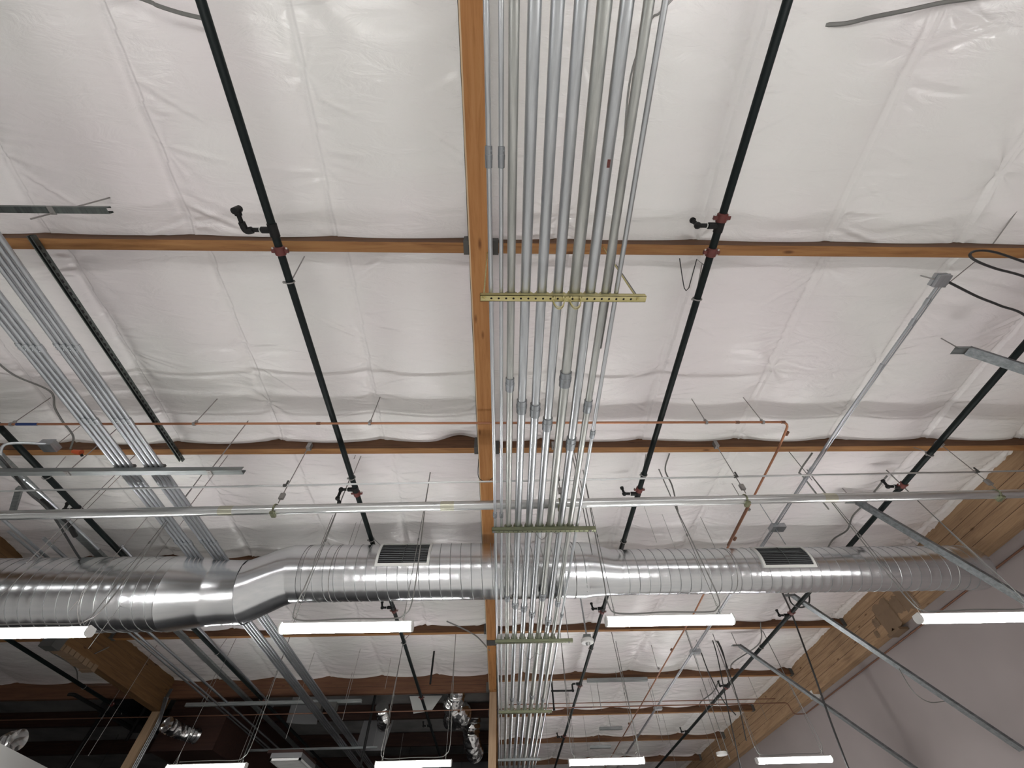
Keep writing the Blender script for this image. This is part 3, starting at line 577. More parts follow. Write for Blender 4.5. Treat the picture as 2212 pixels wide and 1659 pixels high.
for i, (x, _) in enumerate(gl): mb.box((x-0.05-0.024, 3.165, 2.936), (x-0.05+0.018, 3.19, 2.985))
mb.build('strut_clamp', 'steel', t)
t = thing('trapeze_rack', 'long grey strut carrying the left conduit groups at the post line', 'bracket', (-5, 10.1, 2.9))
mb = MB(); channel(mb, (-6.6, 10.55, 3.12), (-2.95, 10.55, 3.12), 0.03, 0.03); mb.build('channel', 'strut', t, smooth=False)
for x in (-6.3, -3.3):
    mb = MB(); hrod(mb, x, 10.55, 3.1, 3.82, 0.005); mb.build('threaded_rod', 'rod', t)
mb = MB()
for i, (x, _) in enumerate(gl): mb.box((x-0.07, 10.45, 2.97), (x-0.02, 10.62, 3.09))
mb.build('strut_clamp', 'steel', t)
for j, (y, xa, xb) in enumerate(((13.0, -7.0, -3.0), (15.6, -7.0, -2.8))):
    t = thing('trapeze_rack', ['grey strut crossing the dark left bay under the conduits', 'farthest grey strut in the dark left bay'][j], 'bracket', (-5, y, 2.9))
    mb = MB(); channel(mb, (xa, y, 2.91), (xb, y, 2.91)); mb.build('channel', 'strut', t, smooth=False)
    mb = MB(); hrod(mb, xa+.2, y, 2.9, 3.8); hrod(mb, xb-.1, y, 2.9, 3.8); mb.build('threaded_rod', 'rod', t)
# conduit couplings resting struts: perforated strut along the bay
t = thing('perforated_strut', 'dark perforated strut channel fixed under two purlins at left', 'bracket', (-3.84, 2.3, 3.5))
mb = MB(); p0, p1 = Vector((-3.86, 1.02, 3.508)), Vector((-3.83, 3.66, 3.508)); channel(mb, p0, p1, side=Vector((1, 0, 0))); mb.build('channel', 'strutdark', t, smooth=False)
rows = []
for k in range(44):
    y = 1.1+k*0.058
    for dy, w in ((0, 0.0015), (0.002, 0.010), (0.030, 0.010), (0.032, 0.0015)): rows.append([(-3.8345+0.0117*(y-1.02)-w, y+dy, 3.4862), (-3.8345+0.0117*(y-1.02), y+dy, 3.4862), (-3.8343+0.0117*(y-1.02), y+dy, 3.4868+w*1.6)])
mb = MB().grid(rows)
mb.build('slots', 'hole', t, smooth=False)
# strut hung in the top left corner
t = thing('hanging_strut', 'short dark strut entering at the upper left edge, hung on a slanting rod', 'bracket', (-3.9, 0.8, 3.13))
a = atz(0, 452, 3.16); b = atz(236, 454, 3.16); yy = (a.y+b.y)/2
mb = MB(); channel(mb, (-6.5, yy, 3.165), (b.x, yy, 3.165)); mb.build('channel', 'strutdark', t, smooth=False)
tt, bb = drop((245, 425), 3.70, (65, 472)); mb = MB(); mb.tube([tt, bb], 0.0055, 6).ball(tt, 0.012).box((bb.x-.02, yy-0.03, 3.14), (bb.x+.02, yy+0.03, 3.147)); mb.build('threaded_rod', 'rod', t)
# ------------------------------------------------------------------ other left side runs
tag(MB().box((-5.57, -2, 3.262), (-5.46, 20, 3.30)).build('cable_tray', 'strut', smooth=False), 'flat grey metal trough beside the left sprinkler pipe', 'cable tray')
for j, (x, z, r, y0, lab) in enumerate(((-5.90, 3.10, 0.018, 4.55, 'grey conduit at far left with cut end above the duct'), (-5.75, 3.14, 0.02, 5.0, 'pale grey conduit at far left beside the flat trough'), (-6.15, 3.18, 0.016, 4.9, 'bluish thin conduit at far left'))):
    tag(MB().tube([(x, y0-0.35, z), (x, 20, z)], r, 8).build('slim_conduit', 'emt'), lab, 'conduit')
tag(MB().tube([(-5.07, 5, 3.25), (-5.07, 11.2, 3.25)], 0.02, 8).build('slim_conduit', 'emt'), 'slim conduit just right of the left sprinkler pipe behind the duct', 'conduit')
pts = [atz(110, 960, 3.15), atz(50, 957, 3.1), atz(12, 960, 3.05), atz(2, 975, 3.0), atz(8, 995, 2.98), atz(40, 1025, 2.98), atz(120, 1095, 2.98), atz(165, 1140, 2.98)]
q = pts[-1]; pts.append(Vector((q.x, 4.66, 2.985)))
t = thing('junction_box', 'small grey junction box at left with a looped conduit below the brown purlin', 'electrical box', atz(108, 962, 3.15))
c = atz(108, 962, 3.17); mb = MB().box((c.x-0.065, c.y-0.05, c.z-0.04), (c.x+0.065, c.y+0.06, c.z+0.03)).box((c.x-.07, c.y-.055, c.z-.045), (c.x+.07, c.y-.05, c.z+.035)); mb.build('box', 'emt', t, smooth=False)
MB().tube(smooth_path(pts, 6), 0.013, 8).build('looped_conduit', 'emt', t)
c = atz(168, 975, 3.2)
t = thing('orange_fitting', 'small orange plug with black tip hanging from a grey cable at left', 'fitting', c)
MB().tube([c+Vector((-0.05, 0, 0)), c+Vector((0.04, 0.01, -0.01))], 0.028, 10, radii=[0.02, 0.03]).build('body', 'orange', t)
MB().tube([c+Vector((0.04, 0.02, -0.02)), c+Vector((0.045, 0.045, -0.03))], 0.012, 8).build('tip', 'blackiron', t)
wire('grey_cable', 'grey cable drooping at left down to the orange plug', 'cable', [atz(-20, 770, 3.66), atz(30, 810, 3.6), atz(108, 845, 3.62), atz(118, 880, 3.5), atz(135, 910, 3.4), atz(158, 942, 3.3), atz(152, 970, 3.22)], 0.009, 'cable')
wire('black_hose', 'thick black cable sweeping down at the left edge above the duct', 'cable', [atz(-20, 965, 2.95), atz(20, 1010, 2.95), atz(60, 1062, 2.93), atz(110, 1108, 2.92), atz(165, 1195, 2.95), atz(180, 1215, 2.95)], 0.011, 'blackcable')
o = tag(MB().tube(bent([atz(163, 1158, 3.0), atz(158, 1150, 3.0), atz(150, 1130, 3.0), atz(88, 1080, 3.0)], .03), 0.024, 8).build('iron_fitting', 'blackiron'), 'black iron elbow run at left below the sprinkler pipe', 'pipe')
tag(MB().obox(atz(35, 1080, 3.3), Vector((0.19, -0.22, 0.0)), Vector((0.02, 0.018, 0)), Vector((0, 0, 0.02))).build('steel_brace', 'strut', smooth=False), 'short grey steel brace crossing at the far left above the thick conduit', 'brace')
# hanger rods and wires seen on the left
def vrod(top, ztop, bot, lab, r=0.0045, m='rod', name='hanger_wire'):
    a, b = drop(top, ztop, bot); return tag(MB().tube([(a.x, a.y, 3.82), a, b], r, 6).build(name, m), lab, 'wire')
vrod((192, 905), 3.70, (120, 958), 'thin rod at left falling from the facing to the grey box')
vrod((495, 980), 3.70, (395, 1100), 'thin rod passing through the left conduit groups')
vrod((300, 975), 3.62, (0, 1195), 'long thin rod slanting across the far left corner')
vrod((770, 978), 3.70, (760, 990), 'short stub of rod by the middle-left sprinkler pipe', 0.004)
vrod((405, 1112), 3.60, (178, 1398), 'long rod slanting down over the thick left duct', 0.003, 'cable')
vrod((345, 1085), 3.70, (120, 1310), 'second rod slanting behind the thick left duct', 0.004)
vrod((720, 1110), 3.70, (685, 1190), 'thin rod dropping behind the duct elbow', 0.005)
vrod((785, 1110), 3.70, (752, 1175), 'very thin wire with a bead left of the middle girder', 0.002)
for j, (x, y, zt, zb, lab) in enumerate(((-3.9, 9.6, 3.7, 2.3, 'thin rod behind the near lamps, left of the conduit groups'), (-2.9, 9.4, 3.7, 2.5, 'thin rod behind the near lamps, right of the conduit groups'), (-6.8, 9.0, 3.7, 2.0, 'thin rod hanging beside the brown left girder'), (-2.35, 9.9, 3.7, 3.12, 'short thin rod ending at the grey strut end'), (-5.5, 11.5, 3.8, 1.9, 'long thin rod hanging in the dark left bay'), (-7.9, 10.2, 3.6, 1.9, 'long thin rod hanging beyond the brown left girder'))):
    o = MB().tube([(x, y, zb), (x, y, zt)], 0.004, 6).build('hanger_wire', 'rod'); tag(o, lab, 'wire')
wire('grey_cable', 'grey cable hanging in a bend beyond the left girder', 'cable', [atz(80, 1375, 3.6), atz(105, 1405, 3.5), atz(160, 1440, 3.5), atz(168, 1470, 3.5)], 0.010)
wire('grey_cable', 'pale cable strung across the brown left girder', 'cable', [atx(205, 1412, -7.28), atx(290, 1372, -7.25), atz(325, 1358, 3.4)], 0.009, 'mc')
# ------------------------------------------------------------------ strip lights
def strip(cx, y, z, L, lab, cord, hang=(0.30, 0.30), hz=3.80, cordside=1):
    t = thing('strip_light', lab, 'light', (cx, y, z), 'suspended strip lights')
    h = L/2; prof = [(-0.030, 0.0), (-0.030, 0.040), (-0.024, 0.048), (0.024, 0.048), (0.030, 0.040), (0.030, 0.0)]
    mb = MB()
    def ext(mb, prof, x0, x1, cap=True, mi=0):
        n = len(prof); vs = [(x, y+a, z+b) for x in (x0, x1) for a, b in prof]
        fs = [(k, (k+1) % n, n+(k+1) % n, n+k) for k in range(n)]
        if cap: fs += [tuple(range(n))[::-1], tuple(range(n, 2*n))]
        mb.add(vs, fs, mi)
    ext(mb, prof, cx-h+0.006, cx+h-0.006); mb.build('housing', 'white', t, smooth=False)
    pl = [(-0.031, 0.017)]+[(0.050*math.cos(a), -0.001+0.032*math.sin(a)) for a in np.linspace(math.pi-0.30, 2*math.pi+0.30, 13)]+[(0.031, 0.017)]
    mb = MB(); ext(mb, pl, cx-h+0.014, cx+h-0.014); mb.build('lens', 'lens', t, 'glowing white lens')
    for s in (-1, 1):
        pe = [(0.053*math.cos(a), -0.001+0.034*math.sin(a)) for a in np.linspace(math.pi, 2*math.pi, 11)]+[(0.053, 0.021), (0.041, 0.048), (-0.041, 0.048), (-0.053, 0.021)]
        mb = MB(); xa, xb = sorted((cx+s*(h-0.014), cx+s*h)); ext(mb, pe, xa, xb); mb.build('end_cap', 'white', t, smooth=False)
        x = cx+s*(h-0.10 if s < 0 else h-0.10); mb = MB().tube([(x, y, z+0.06), (x, y, hz)], 0.0035, 5)
        mb.tube([(x, y-0.045, z+0.05), (x, y, z+0.20), (x, y+0.045, z+0.05)], 0.0018, 4).tube([(x, y, z+0.9), (x, y, z+0.93)], 0.008, 6); mb.build('hanger_wire', 'cable', t)
    if cord:
        MB().tube(smooth_path(cord, 7), 0.0065, 6).build('power_cord', 'mc', t)
    return t
ZL = 1.76
def cords(cx, y, z, L, sl=1, sr=1, hz=3.80, nxt=None):
    a, b = cx-L/2+0.09, cx+L/2-0.09; p = []
    if sl: p += [(a+0.015, y, hz if sl == 1 else z+0.9), (a+0.0, y+.012, (hz+z)/2+0.3), (a-0.02, y+.01, z+0.45), (a-0.03, y, z+0.17)]
    p += [(a+0.06, y, z+0.078), (cx, y, z+0.085), (b-0.12, y, z+0.08)]
    if sr: p += [(b-0.02, y, z+0.11), (b+0.04, y, z+0.22), (b+0.03, y+.012, z+0.7), (b+0.0, y+.01, (hz+z)/2+.3), (b-0.02, y, hz)]
    return p
strip(-4.35, 4.06, ZL, 1.22, 'lit strip light at the left edge, under the thick duct', cords(-4.35, 4.06, ZL, 1.22, 0, 1))
strip(-1.425, 4.06, ZL, 1.22, 'lit strip light under the duct, left of the conduit rack', cords(-1.425, 4.06, ZL, 1.22, 1, 1))
strip(1.60, 4.03, ZL, 1.22, 'lit strip light under the duct, right of the conduit rack', cords(1.6, 4.03, ZL, 1.22, 1, 1))
strip(4.70, 4.08, ZL, 1.30, 'lit strip light at the right edge before the pale wall', cords(4.7, 4.08, ZL, 1.3, 1, 1))
Z2 = 1.71
strip(-4.58, 8.62, 1.735, 1.22, 'far strip light at lower left, cut by the bottom edge', cords(-4.58, 8.62, 1.735, 1.22, 0, 1))
strip(-1.37, 8.62, Z2, 1.20, 'far strip light in the dark bay, left of the post', cords(-1.37, 8.62, Z2, 1.2, 1, 1))
strip(1.72, 8.78, Z2, 1.24, 'far strip light right of the conduit rack', cords(1.72, 8.78, Z2, 1.24, 1, 1))
strip(4.92, 9.0, Z2, 1.28, 'far strip light before the right wall, under the diagonal girder', cords(4.92, 9.0, Z2, 1.28, 1, 1))
for yy in (-0.9, -5.8):
    for k, cx in enumerate((-4.45, -1.42, 1.6, 4.7)):
        strip(cx, yy, ZL, 1.22, 'strip light hanging behind the viewer, row %s, %s' % ('nearer' if yy > -2 else 'farther', ['far left', 'left', 'right', 'far right'][k]), None)
for yy in (-0.9, 4.03):
    strip(-10.4, yy, ZL, 1.22, 'strip light beyond the left girder, %s' % ('behind the viewer' if yy < 0 else 'outside the left edge'), None)
for k, cx in enumerate((1.72, 4.9)): strip(cx, 13.6, ZL, 1.22, 'strip light in the farthest row, %s' % ('by the conduit rack' if k == 0 else 'by the right wall'), None)
# ------------------------------------------------------------------ right side
t = thing('junction_box', 'grey junction box at right on the end of a long slim conduit', 'electrical box', atz(2030, 605, 3.2))
c = atz(2030, 606, 3.22); xb = c.x
mb = MB().box((c.x-0.05, c.y-0.055, c.z-0.03), (c.x+0.055, c.y+0.05, c.z+0.035)); mb.box((c.x-0.055, c.y-0.06, c.z+0.0), (c.x+0.06, c.y+.05, c.z+0.005)); mb.build('box', 'emt', t, smooth=False)
def ex(y): return c.x+(3.66-c.x)*min(1, (y-c.y)/1.5)
MB().tube([(ex(y), y, 3.205) for y in (c.y+0.04, 2.0, 2.8, 5.0, 8.4, 20)], 0.0135, 10).build('conduit', 'emt', t)
MB().tube([(ex(y)+0.035, y, 3.205) for y in (c.y+0.02, 2.0, 2.8, 5.0, 8.4, 20)], 0.006, 6).build('wire_run', 'emt', t)
mb = MB()
for y in (1.42, 1.62, 2.1, 3.55, 3.7, 6.2, 8.8): mb.tube([(ex(y), y-0.03, 3.205), (ex(y), y+0.03, 3.205)], 0.018, 10)
mb.build('coupling', 'emt', t)
for py in (1140, 1405, 1525):
    y = atz(1640, py, 3.2).y; mb = MB().box((3.62, y-0.06, 3.17), (3.80, y+0.06, 3.23)).tube([(3.68, y, 2.95), (3.68, y, 3.78)], 0.0055, 6); mb.build('hanger_bracket', 'emt', t)
MB().tube([c+Vector((-0.05, -0.01, 0)), c+Vector((-0.13, -0.02, 0.06))], 0.006, 6).build('bolt', 'rod', t)
wire('black_cable', 'black cable running from the grey box off the right edge', 'cable', [c+Vector((0.05, 0, -0.01)), atz(2110, 640, 3.2), atz(2160, 660, 3.2), atz(2225, 690, 3.2), Vector((5.6, 2.1, 3.2)), Vector((6.79, 2.45, 3.25))], 0.010, 'blackcable')
wire('black_cable', 'black cable looping back over the first purlin at the right edge', 'cable', [Vector((6.79, 1.75, 3.30)), Vector((5.4, 1.50, 3.28)), atz(2225, 602, 3.3), atz(2150, 580, 3.3), atz(2108, 563, 3.32), atz(2095, 550, 3.36), atz(2110, 542, 3.40), atz(2150, 545, 3.42), atz(2225, 570, 3.44), Vector((5.5, 1.35, 3.46)), Vector((6.79, 1.5, 3.46))], 0.010, 'blackcable')
a, b = atz(2110, 562, 3.5), atz(2045, 615, 3.25)
tag(MB().tube([a, b], 0.004, 6).build('hanger_wire', 'rod'), 'thin wire holding the grey box from the purlin', 'wire')
tag(MB().tube([atz(2215, 430, 3.68), atz(2145, 527, 3.62)], 0.005, 6).build('hanger_wire', 'rod'), 'thin wire at the right edge above the first purlin', 'wire')
def brace(px, py, zt, p2, lab, w=0.045):
    a = atz(px, py, zt); b = aty(p2[0], p2[1], a.y); d = (b-a).normalized(); L = (6.90-a.x)/d.x; e = a+d*L
    t = thing('steel_brace', lab, 'brace', (a.x, a.y, e.z)); side = Vector((0, 1, 0)); up = d.cross(side).normalized()
    mb = MB(); mb.obox((a+e)/2-up*0.02, (e-a)/2, side*w, up*0.0015); mb.obox((a+e)/2-side*w, (e-a)/2, side*0.0015, up*0.02); mb.obox((a+e)/2+side*w, (e-a)/2, side*0.0015, up*0.02); mb.build('channel', 'stud', t, smooth=False)
    MB().box((a.x-0.15, a.y-w, a.z+0.0), (a.x+0.02, a.y+w, a.z+0.004)).box((a.x-0.15, a.y-w, a.z-0.03), (a.x+0.02, a.y-w+0.003, a.z)).build('foot_plate', 'strut', t, smooth=False)
    MB().tube([a+Vector((-.05, 0, 0)), (a.x-.05, a.y, 3.80)], 0.006, 6).build('anchor_rod', 'rod', t)
brace(2090, 757, 3.42, (2212, 797), 'short end of a steel stud brace at the right edge over the facing')
brace(1852, 1083, 3.42, (2212, 1296), 'diagonal steel stud brace passing over the duct end')
brace(1712, 1286, 3.42, (2212, 1622), 'long diagonal steel stud brace crossing the wall girder below the duct')
brace(1597, 1394, 3.42, (1975, 1659), 'lowest diagonal steel stud brace at lower right', 0.04)
wire('grey_cable', 'thin cable drooping from the long diagonal brace before the wall', 'cable', [aty(1942, 1444, 6.9), aty(1963, 1480, 6.9), aty(1984, 1504, 6.9), aty(2010, 1517, 6.9), aty(2040, 1515, 6.9)], 0.006)
t = thing('smoke_detector', 'white round alarm with clear dome hanging right of the conduit rack', 'alarm', atz(1268, 1385, 2.85))
c = Vector((1.41, 7.2, 2.86)); MB().tube([(c.x, c.y, c.z-0.03), (c.x, c.y, c.z-0.02), (c.x, c.y, c.z+0.02), (c.x, c.y, c.z+0.035)], 0.1, 24, radii=[0.075, 0.10, 0.105, 0.09]).build('housing', 'white', t)
MB().ball((c.x, c.y-.02, c.z-0.035), 0.04).build('dome', 'emtx', t, 'shiny dome'); MB().box((c.x-.06, c.y-.06, c.z+.035), (c.x+.06, c.y+.06, c.z+.085)).build('mount_box', 'strut', t, smooth=False)
MB().tube([(c.x, c.y, c.z+0.08), (c.x, c.y, 3.80)], 0.014, 8).build('stem', 'emt', t)
tt = Vector((5.02, 12.1, 2.42)); t = thing('round_sensor', 'small white disc hung on a thin stem at lower right before the wall girder', 'sensor', tt)
MB().tube([tt, tt+Vector((0, 0, 0.05))], 0.12, 24).build('disc', 'white', t); MB().tube([tt+Vector((0, 0, 0.05)), (tt.x, tt.y, 3.8)], 0.009, 6).build('stem', 'mc', t)
for j, (a_, b_, z, y) in enumerate((((1268, 1470), (1395, 1473), 3.48, 0), ((1295, 1574), (1343, 1574), 3.35, 0), ((1274, 1614), (1318, 1615), 3.35, 0))):
    p, q = atz(*a_, z), atz(*b_, z); mb = MB(); channel(mb, p, (q.x, p.y, q.z), 0.04, 0.03); mb.tube([((p.x+q.x)/2, p.y, z), ((p.x+q.x)/2, p.y, 3.8)], 0.005, 6)
    tag(mb.build('short_strut', 'strut', smooth=False), ['short grey strut under the purlin right of the rack', 'short grey hanging strut above the far right lamp, upper one', 'short grey hanging strut above the far right lamp, lower one'][j], 'bracket')
# wires and cords hanging on the right
W = [((1235, 975), 3.6, (1270, 1200), 'thin rod beside the outer rack conduit above the duct', .005),
     ((1430, 1110), 3.66, (1458, 1190), 'hair-thin wire with a bead above the right duct', .002),
     ((1700, 970), 3.62, (1780, 1025), 'thin rod between the copper pipe and the slim conduit', .004), ((1390, 1090), 3.68, (1425, 1170), 'faint wire over the facing right of the second sprinkler pipe', .002),
     ((1330, 570), 3.68, (1383, 640), 'short rod behind the outer rack conduit near the yellow strut', .004), ((1480, 1360), 3.6, (1580, 1640), 'pale wire from the near right lamp back to the white disc', .006),
     ((1330, 1385), 3.66, (1400, 1640), 'grey wire hanging between the second sprinkler pipe and the copper pipe', .006), ((1505, 1385), 3.66, (1660, 1600), 'long thin wire crossing the right bay toward the wall', .004),
     ((1400, 1475), 3.66, (1452, 1600), 'thin wire over the far right facing', .004), ((1228, 1500), 3.66, (1240, 1640), 'thin dark wire beside the far rack conduits', .004),
     ((1290, 1480), 3.66, (1300, 1535), 'short thin wire above the far copper pipe, left one', .004), ((1275, 1480), 3.66, (1284, 1535), 'short thin wire above the far copper pipe, right one', .003), ((1620, 1470), 3.5, (1660, 1555), 'thin wire before the right girder end', .003)]
for a_, z, b_, lab, r in W: vrod(a_, z, b_, lab, r, 'cable')
wire('black_hose', 'black cable bundle hanging from the right sprinkler pipe, running down the wall', 'cable', [atz(1690, 1280, 3.3), aty(1712, 1330, 8.0), aty(1760, 1460, 8.2), aty(1795, 1560, 8.3), aty(1840, 1680, 8.3)], 0.015, 'blackcable')
for j, pp in enumerate(([(1535, 1370), (1550, 1420), (1570, 1520), (1600, 1659)], [(1537, 1372), (1556, 1400), (1590, 1500), (1612, 1600)], [(1540, 1365), (1562, 1410), (1575, 1480), (1572, 1475)], [(1515, 1410), (1530, 1450), (1560, 1510), (1590, 1545)])):
    wire('black_cable', ['black cable hanging behind the near right lamp, longest strand', 'black cable hanging behind the near right lamp, outer strand', 'black cable hanging behind the near right lamp, short loop', 'thin dark cable slanting from the slim right conduit'][j], 'cable', [aty(p[0], p[1], 9.3) for p in pp], 0.010, 'blackcable')
wire('black_cable', 'black cable loop at the pipe joint below the right duct grille', 'cable', [aty(1700, 1265, 7.0), aty(1708, 1300, 7.0), aty(1728, 1312, 7.0), aty(1746, 1305, 7.0), aty(1748, 1285, 7.0), aty(1740, 1270, 7.0)], 0.012, 'blackcable')
wire('grey_cable', 'grey flexible cable crossing the top right corner', 'cable', [atz(1783, 54, 3.66), atz(1830, 50, 3.62), atz(1880, 38, 3.6), atz(1960, 22, 3.6), atz(2040, 5, 3.62), atz(2130, -8, 3.62), Vector((4.5, -0.75, 3.62)), Vector((5.6, -0.85, 3.68))], 0.013)
wire('grey_cable', 'grey flexible cable at the top left reaching the sprinkler pipe', 'cable', [Vector((-3.4, -0.75, 3.66)), Vector((-2.9, -0.62, 3.55)), atz(300, -5, 3.50), atz(340, 12, 3.48), atz(390, 28, 3.48), atz(440, 40, 3.48)], 0.012)
wire('grey_cable', 'grey cable zigzag between the right sprinkler pipe and the wall brace', 'cable', [atz(1755, 978, 3.6), atz(1728, 1018, 3.5), atz(1735, 1030, 3.45), atz(1790, 1100, 3.3)], 0.010)
wire('grey_cable', 'grey cable snaking down from the thick conduit to the duct at right', 'cable', [atz(1916, 1028, 3.6), atz(1870, 1085, 3.58), atz(1842, 1115, 3.6), atz(1830, 1145, 3.58), atz(1800, 1165, 3.58), atz(1785, 1190, 3.55)], 0.011)
wire('grey_cable', 'grey cable bending from the purlin to the lamp hanger, right of the second pipe', 'cable', [atz(1446, 980, 3.62), atz(1437, 1015, 3.55), atz(1452, 1050, 3.3), Vector((2.13, 4.05, 3.0))], 0.010)
wire('grey_cable', 'pale cable curving from the purlin to the middle girder beyond the near lamps', 'cable', [atz(965, 1342, 3.6), atz(1000, 1358, 3.55), atz(1030, 1375, 3.5), atz(1058, 1405, 3.34)], 0.012, 'mc')
wire('grey_cable', 'grey cable bent over the facing behind the lower right brace', 'cable', [atz(1643, 1345, 3.5), atz(1640, 1390, 3.5), atz(1585, 1430, 3.5), atz(1578, 1445, 3.5)], 0.011)
wire('grey_cable', 'grey cable hooked below the lower right brace on the facing', 'cable', [atz(1553, 1470, 3.5), atz(1540, 1495, 3.5), atz(1515, 1515, 3.5), atz(1511, 1525, 3.5)], 0.013)
wire('wire_hanger', 'black wire bent in a narrow V under the first purlin, right bay', 'wire', [atz(1468, 558, 3.52), atz(1474, 600, 3.42), atz(1478, 622, 3.38), atz(1482, 628, 3.37), atz(1488, 622, 3.38), atz(1505, 560, 3.52), atz(1530, 580, 3.34)], 0.0045, 'blackcable', curve=False)
# ------------------------------------------------------------------ dark left bay
def foil_duct(pts, r, lab, name='foil_duct'):
    mb = MB(); P_ = smooth_path(pts, 14); rad = [r*(1+0.07*math.sin(k*2.1)+random.uniform(-.05, .05)) for k in range(len(P_))]
    mb.tube(P_, r, 18, radii=rad); return tag(mb.build(name, 'foil'), lab, 'duct')
foil_duct([(-1.05, 11.6, 3.83), (-1.08, 11.8, 3.55), (-1.15, 12.1, 3.45), (-0.95, 12.6, 3.40), (-1.3, 13.2, 3.45)], 0.22, 'crumpled silver foil duct beside the middle post')
foil_duct([(-0.75, 14.0, 3.82), (-0.8, 14.3, 3.35), (-0.7, 14.9, 3.15)], 0.22, 'crumpled silver foil duct farther back beside the post')
foil_duct([(-2.9, 12.2, 3.5), (-2.85, 12.6, 3.3), (-3.0, 13.2, 3.4)], 0.15, 'small silver foil duct hanging in the dark bay')
foil_duct([atz(360, 1565, 2.75), atz(390, 1580, 2.75), atz(425, 1590, 2.75)], 0.12, 'flattened silver foil wrap near the left post', 'hanging_foil_wrap')
foil_duct([atz(-20, 1640, 1.9), atz(8, 1610, 1.95), atz(42, 1598, 2.0)], 0.13, 'bright silver foil duct mouth at the lower left corner')
def slab(c, w, d, h, m, lab, rot=0.0, name='hanging_panel', cat='panel'):
    o = MB().box((c[0]-w/2, c[1]-d/2, c[2]-h/2), (c[0]+w/2, c[1]+d/2, c[2]+h/2)).build(name, m, smooth=False); o.rotation_euler = (0, 0, rot); return tag(o, lab, cat)
def flap(corners, m, lab, th=0.006, name='insulation_flap'):
    a, b, c, d = [Vector(q) for q in corners]; n = (b-a).cross(d-a).normalized()*th; rows = []
    for j in range(9):
        t = j/8; l = a.lerp(d, t); r = b.lerp(c, t); rows.append([l.lerp(r, i/6)+n*4*math.sin(3*t+i*0.6) for i in range(7)])
    mb = MB().grid(rows); mb.grid([[p+n for p in r_][::-1] for r_ in rows]); return tag(mb.build(name, m), lab, 'insulation')
flap([(-3.55, 13.45, 3.84), (-2.75, 13.45, 3.84), (-2.95, 13.6, 2.98), (-3.7, 13.6, 2.98)], 'greysheet', 'grey insulation flap hanging by the conduit groups in the dark bay')
flap([(-2.35, 12.7, 3.84), (-1.5, 12.7, 3.84), (-1.75, 12.8, 3.55), (-2.2, 12.8, 3.5)], 'offwhite', 'small pale folded flap in the dark bay')
flap([(-5.1, 12.1, 3.84), (-4.4, 12.1, 3.84), (-4.45, 12.5, 3.25), (-5.2, 12.5, 3.3)], 'greysheet', 'grey insulation flap left of the conduit groups in the dark bay')
flap([(-9.6, 12.3, 3.84), (-8.9, 12.3, 3.84), (-8.9, 12.5, 3.45), (-9.5, 12.5, 3.5)], 'greysheet', 'grey insulation flap beyond the left girder')
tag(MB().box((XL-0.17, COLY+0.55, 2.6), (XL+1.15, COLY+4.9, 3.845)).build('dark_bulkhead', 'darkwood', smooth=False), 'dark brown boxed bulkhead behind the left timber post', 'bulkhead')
slab((-1.25, 17.1, 2.88), 1.9, 2.4, 0.6, 'blacksheet', 'black air handler box hung in the dark bay beside the post', name='hanging_air_handler', cat='equipment')
slab((-3.0, 17.5, 3.05), 1.2, 1.2, 0.3, 'darkwood', 'dark platform box hung in the dark bay', name='hanging_box')
for j, (x0, y0, x1, y1, z, r) in enumerate(((-7.2, 15.4, -0.3, 15.5, 2.75, 0.03), (-12, 15.2, -7.3, 15.0, 2.7, 0.035), (-7.1, 16.6, -2.0, 16.6, 2.6, 0.02), (-12, 16.6, -7.6, 16.5, 2.6, 0.02))):
    tag(MB().tube([(x0, y0, z), (x1, y1, z)], r, 10).tube([(x0+1, y0+.01, z), (x0+1, y0+.01, 3.84)], 0.005, 6).tube([(x1-.8, y1-.01, z), (x1-.8, y1-.01, 3.84)], 0.005, 6).build('black_pipe', 'blackiron'), ['black pipe crossing the dark bay above the far lamps', 'black pipe crossing beyond the left post', 'slim black pipe crossing low in the dark bay', 'slim black pipe crossing low beyond the left post'][j], 'pipe')
for j, (top, z, bot, r) in enumerate((((812, 1495), 3.6, (790, 1659), 0.03), ((560, 1550), 3.4, (515, 1650), 0.03), ((215, 1550), 3.4, (85, 1659), 0.04), ((305, 1545), 3.3, (275, 1600), 0.035), ((935, 1430), 3.5, (925, 1478), 0.02))):
    a, b = drop(top, z, bot); tag(MB().tube([(a.x, a.y, 3.84), b], r, 8).build('drop_pipe', 'blackiron'), ['black vertical pipe in the dark bay left of the far lamp', 'black vertical pipe above the far left lamp', 'long black vertical pipe at lower left', 'short black vertical pipe by the left post', 'short black vertical pipe near the middle sprinkler pipe'][j], 'pipe')
tag(MB().tube(bent([atz(88*1.0+60, 1500, 3.2), atz(160, 1500, 3.2), atz(230, 1540, 3.2), atz(290, 1575, 3.2)], 0.1), 0.03, 10).build('black_pipe', 'blackiron'), 'looped black pipe beyond the left girder', 'pipe')
tag(MB().box((-9.2, 11.6, 3.35), (-8.75, 13.2, 3.84)).build('black_pipe_rack', 'blacksheet', smooth=False), 'black box beside the looped pipe beyond the left girder', 'box')
t = thing('ceiling_cassette', 'boxy ventilation unit with pale louvred face at the bottom edge, left of centre', 'air vent', (-4.5, 11.4, 2.3))
p0, p1 = atz(583, 1638, 2.34), atz(650, 1636, 2.34); w = p1.x-p0.x
MB().box((p0.x-0.09, p0.y, 2.42), (p1.x, p0.y+1.0, 2.47)).build('casing', 'darkwood', t, smooth=False)
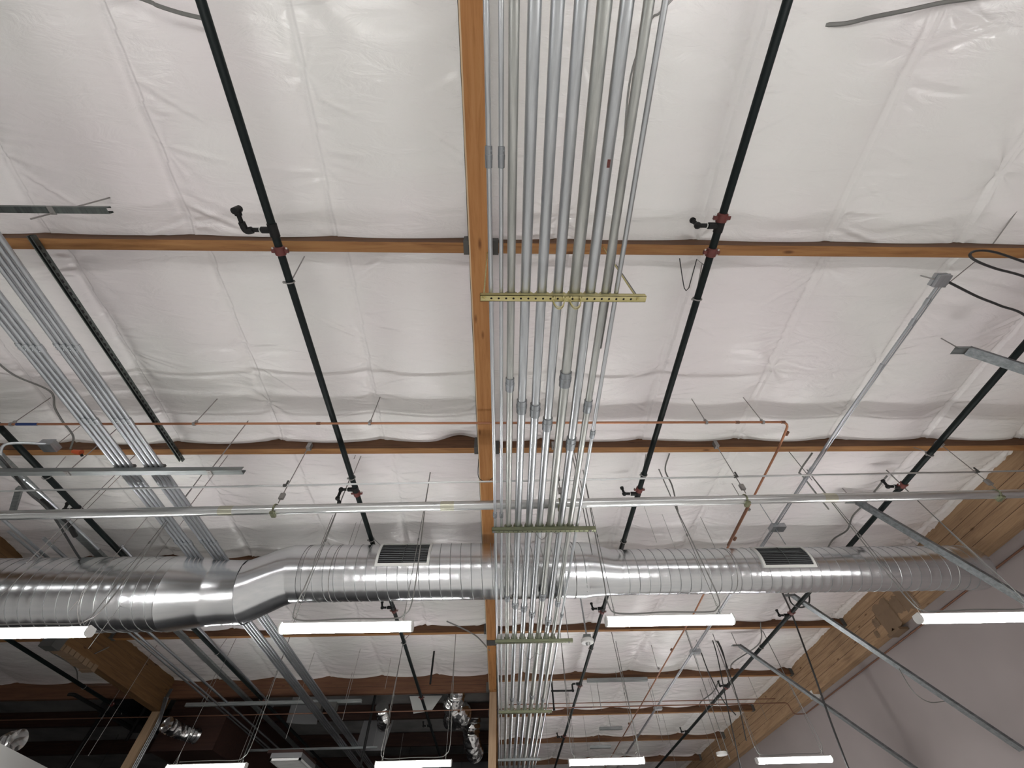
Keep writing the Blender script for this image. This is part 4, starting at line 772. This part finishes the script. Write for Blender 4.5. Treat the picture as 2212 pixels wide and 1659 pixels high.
mb = MB().box((p0.x, p0.y+0.96, 2.30), (p1.x, p0.y+1.0, 2.34)).box((p0.x, p0.y, 2.30), (p1.x, p0.y+0.04, 2.34)).box((p0.x, p0.y, 2.30), (p0.x+0.04, p0.y+1.0, 2.34)).box((p1.x-0.04, p0.y, 2.30), (p1.x, p0.y+1.0, 2.34)); mb.build('frame', 'white', t, smooth=False)
mb = MB()
for k in range(17): mb.box((p0.x+0.04, p0.y+0.06+k*0.052, 2.305), (p1.x-0.04, p0.y+0.06+k*0.052+0.034, 2.315))
mb.build('louvre', 'offwhite', t, smooth=False)
MB().box((p0.x, p0.y, 2.335), (p1.x, p0.y+1.0, 2.42)).build('body', 'greysheet', t, smooth=False)
tag(MB().add([atz(-60,1648, 1.6), atz(100,1718, 1.6), atz(60,1760, 1.6), atz(-160,1760, 1.6)]+[atz(-60,1648, 1.6)+Vector((0, 0, .25)), atz(100,1718, 1.6)+Vector((0, 0, .25)), atz(60,1760, 1.6)+Vector((0, 0, .25)), atz(-160,1760, 1.6)+Vector((0, 0, .25))], [(0, 1, 2, 3), (4, 7, 6, 5), (0, 4, 5, 1), (1, 5, 6, 2), (2, 6, 7, 3), (3, 7, 4, 0)]).build('duct_panel', 'white', smooth=False), 'pale duct panel cut by the lower left corner', 'panel')
# ------------------------------------------------------------------ world, camera, view
for o in bpy.data.objects:
    if '_o' in o: del o['_o']
w = bpy.data.worlds.new('world'); bpy.context.scene.world = w; w.use_nodes = True
w.node_tree.nodes['Background'].inputs[0].default_value = (0.5, 0.5, 0.5, 1); w.node_tree.nodes['Background'].inputs[1].default_value = 0.2
cam = bpy.data.cameras.new('camera'); co = bpy.data.objects.new('camera', cam); COL.objects.link(co)
cam.sensor_fit = 'HORIZONTAL'; cam.sensor_width = 36; cam.lens = F/2212*36; cam.clip_start = 0.02
right = Vector((VX[0], VY[0], VZ[0])); up = -Vector((VX[1], VY[1], VZ[1])); back = -Vector((VX[2], VY[2], VZ[2]))
mw = Matrix((right, up, back)).transposed().to_4x4(); mw.translation = (0, 0, EYE); co.matrix_world = mw
sc = bpy.context.scene; sc.camera = co
sc.view_settings.view_transform = 'Standard'; sc.view_settings.look = 'None'; sc.view_settings.gamma = 1; sc.view_settings.use_curve_mapping = False
sc.view_settings.exposure = 0.42
sc.cycles.use_denoising = True; sc.cycles.max_bounces = 5; sc.cycles.diffuse_bounces = 4; sc.cycles.glossy_bounces = 3; sc.cycles.use_adaptive_sampling = True; sc.cycles.adaptive_threshold = 0.05; sc.cycles.use_light_tree = False; sc.cycles.time_limit = 1100; sc.cycles.sample_clamp_indirect = 4
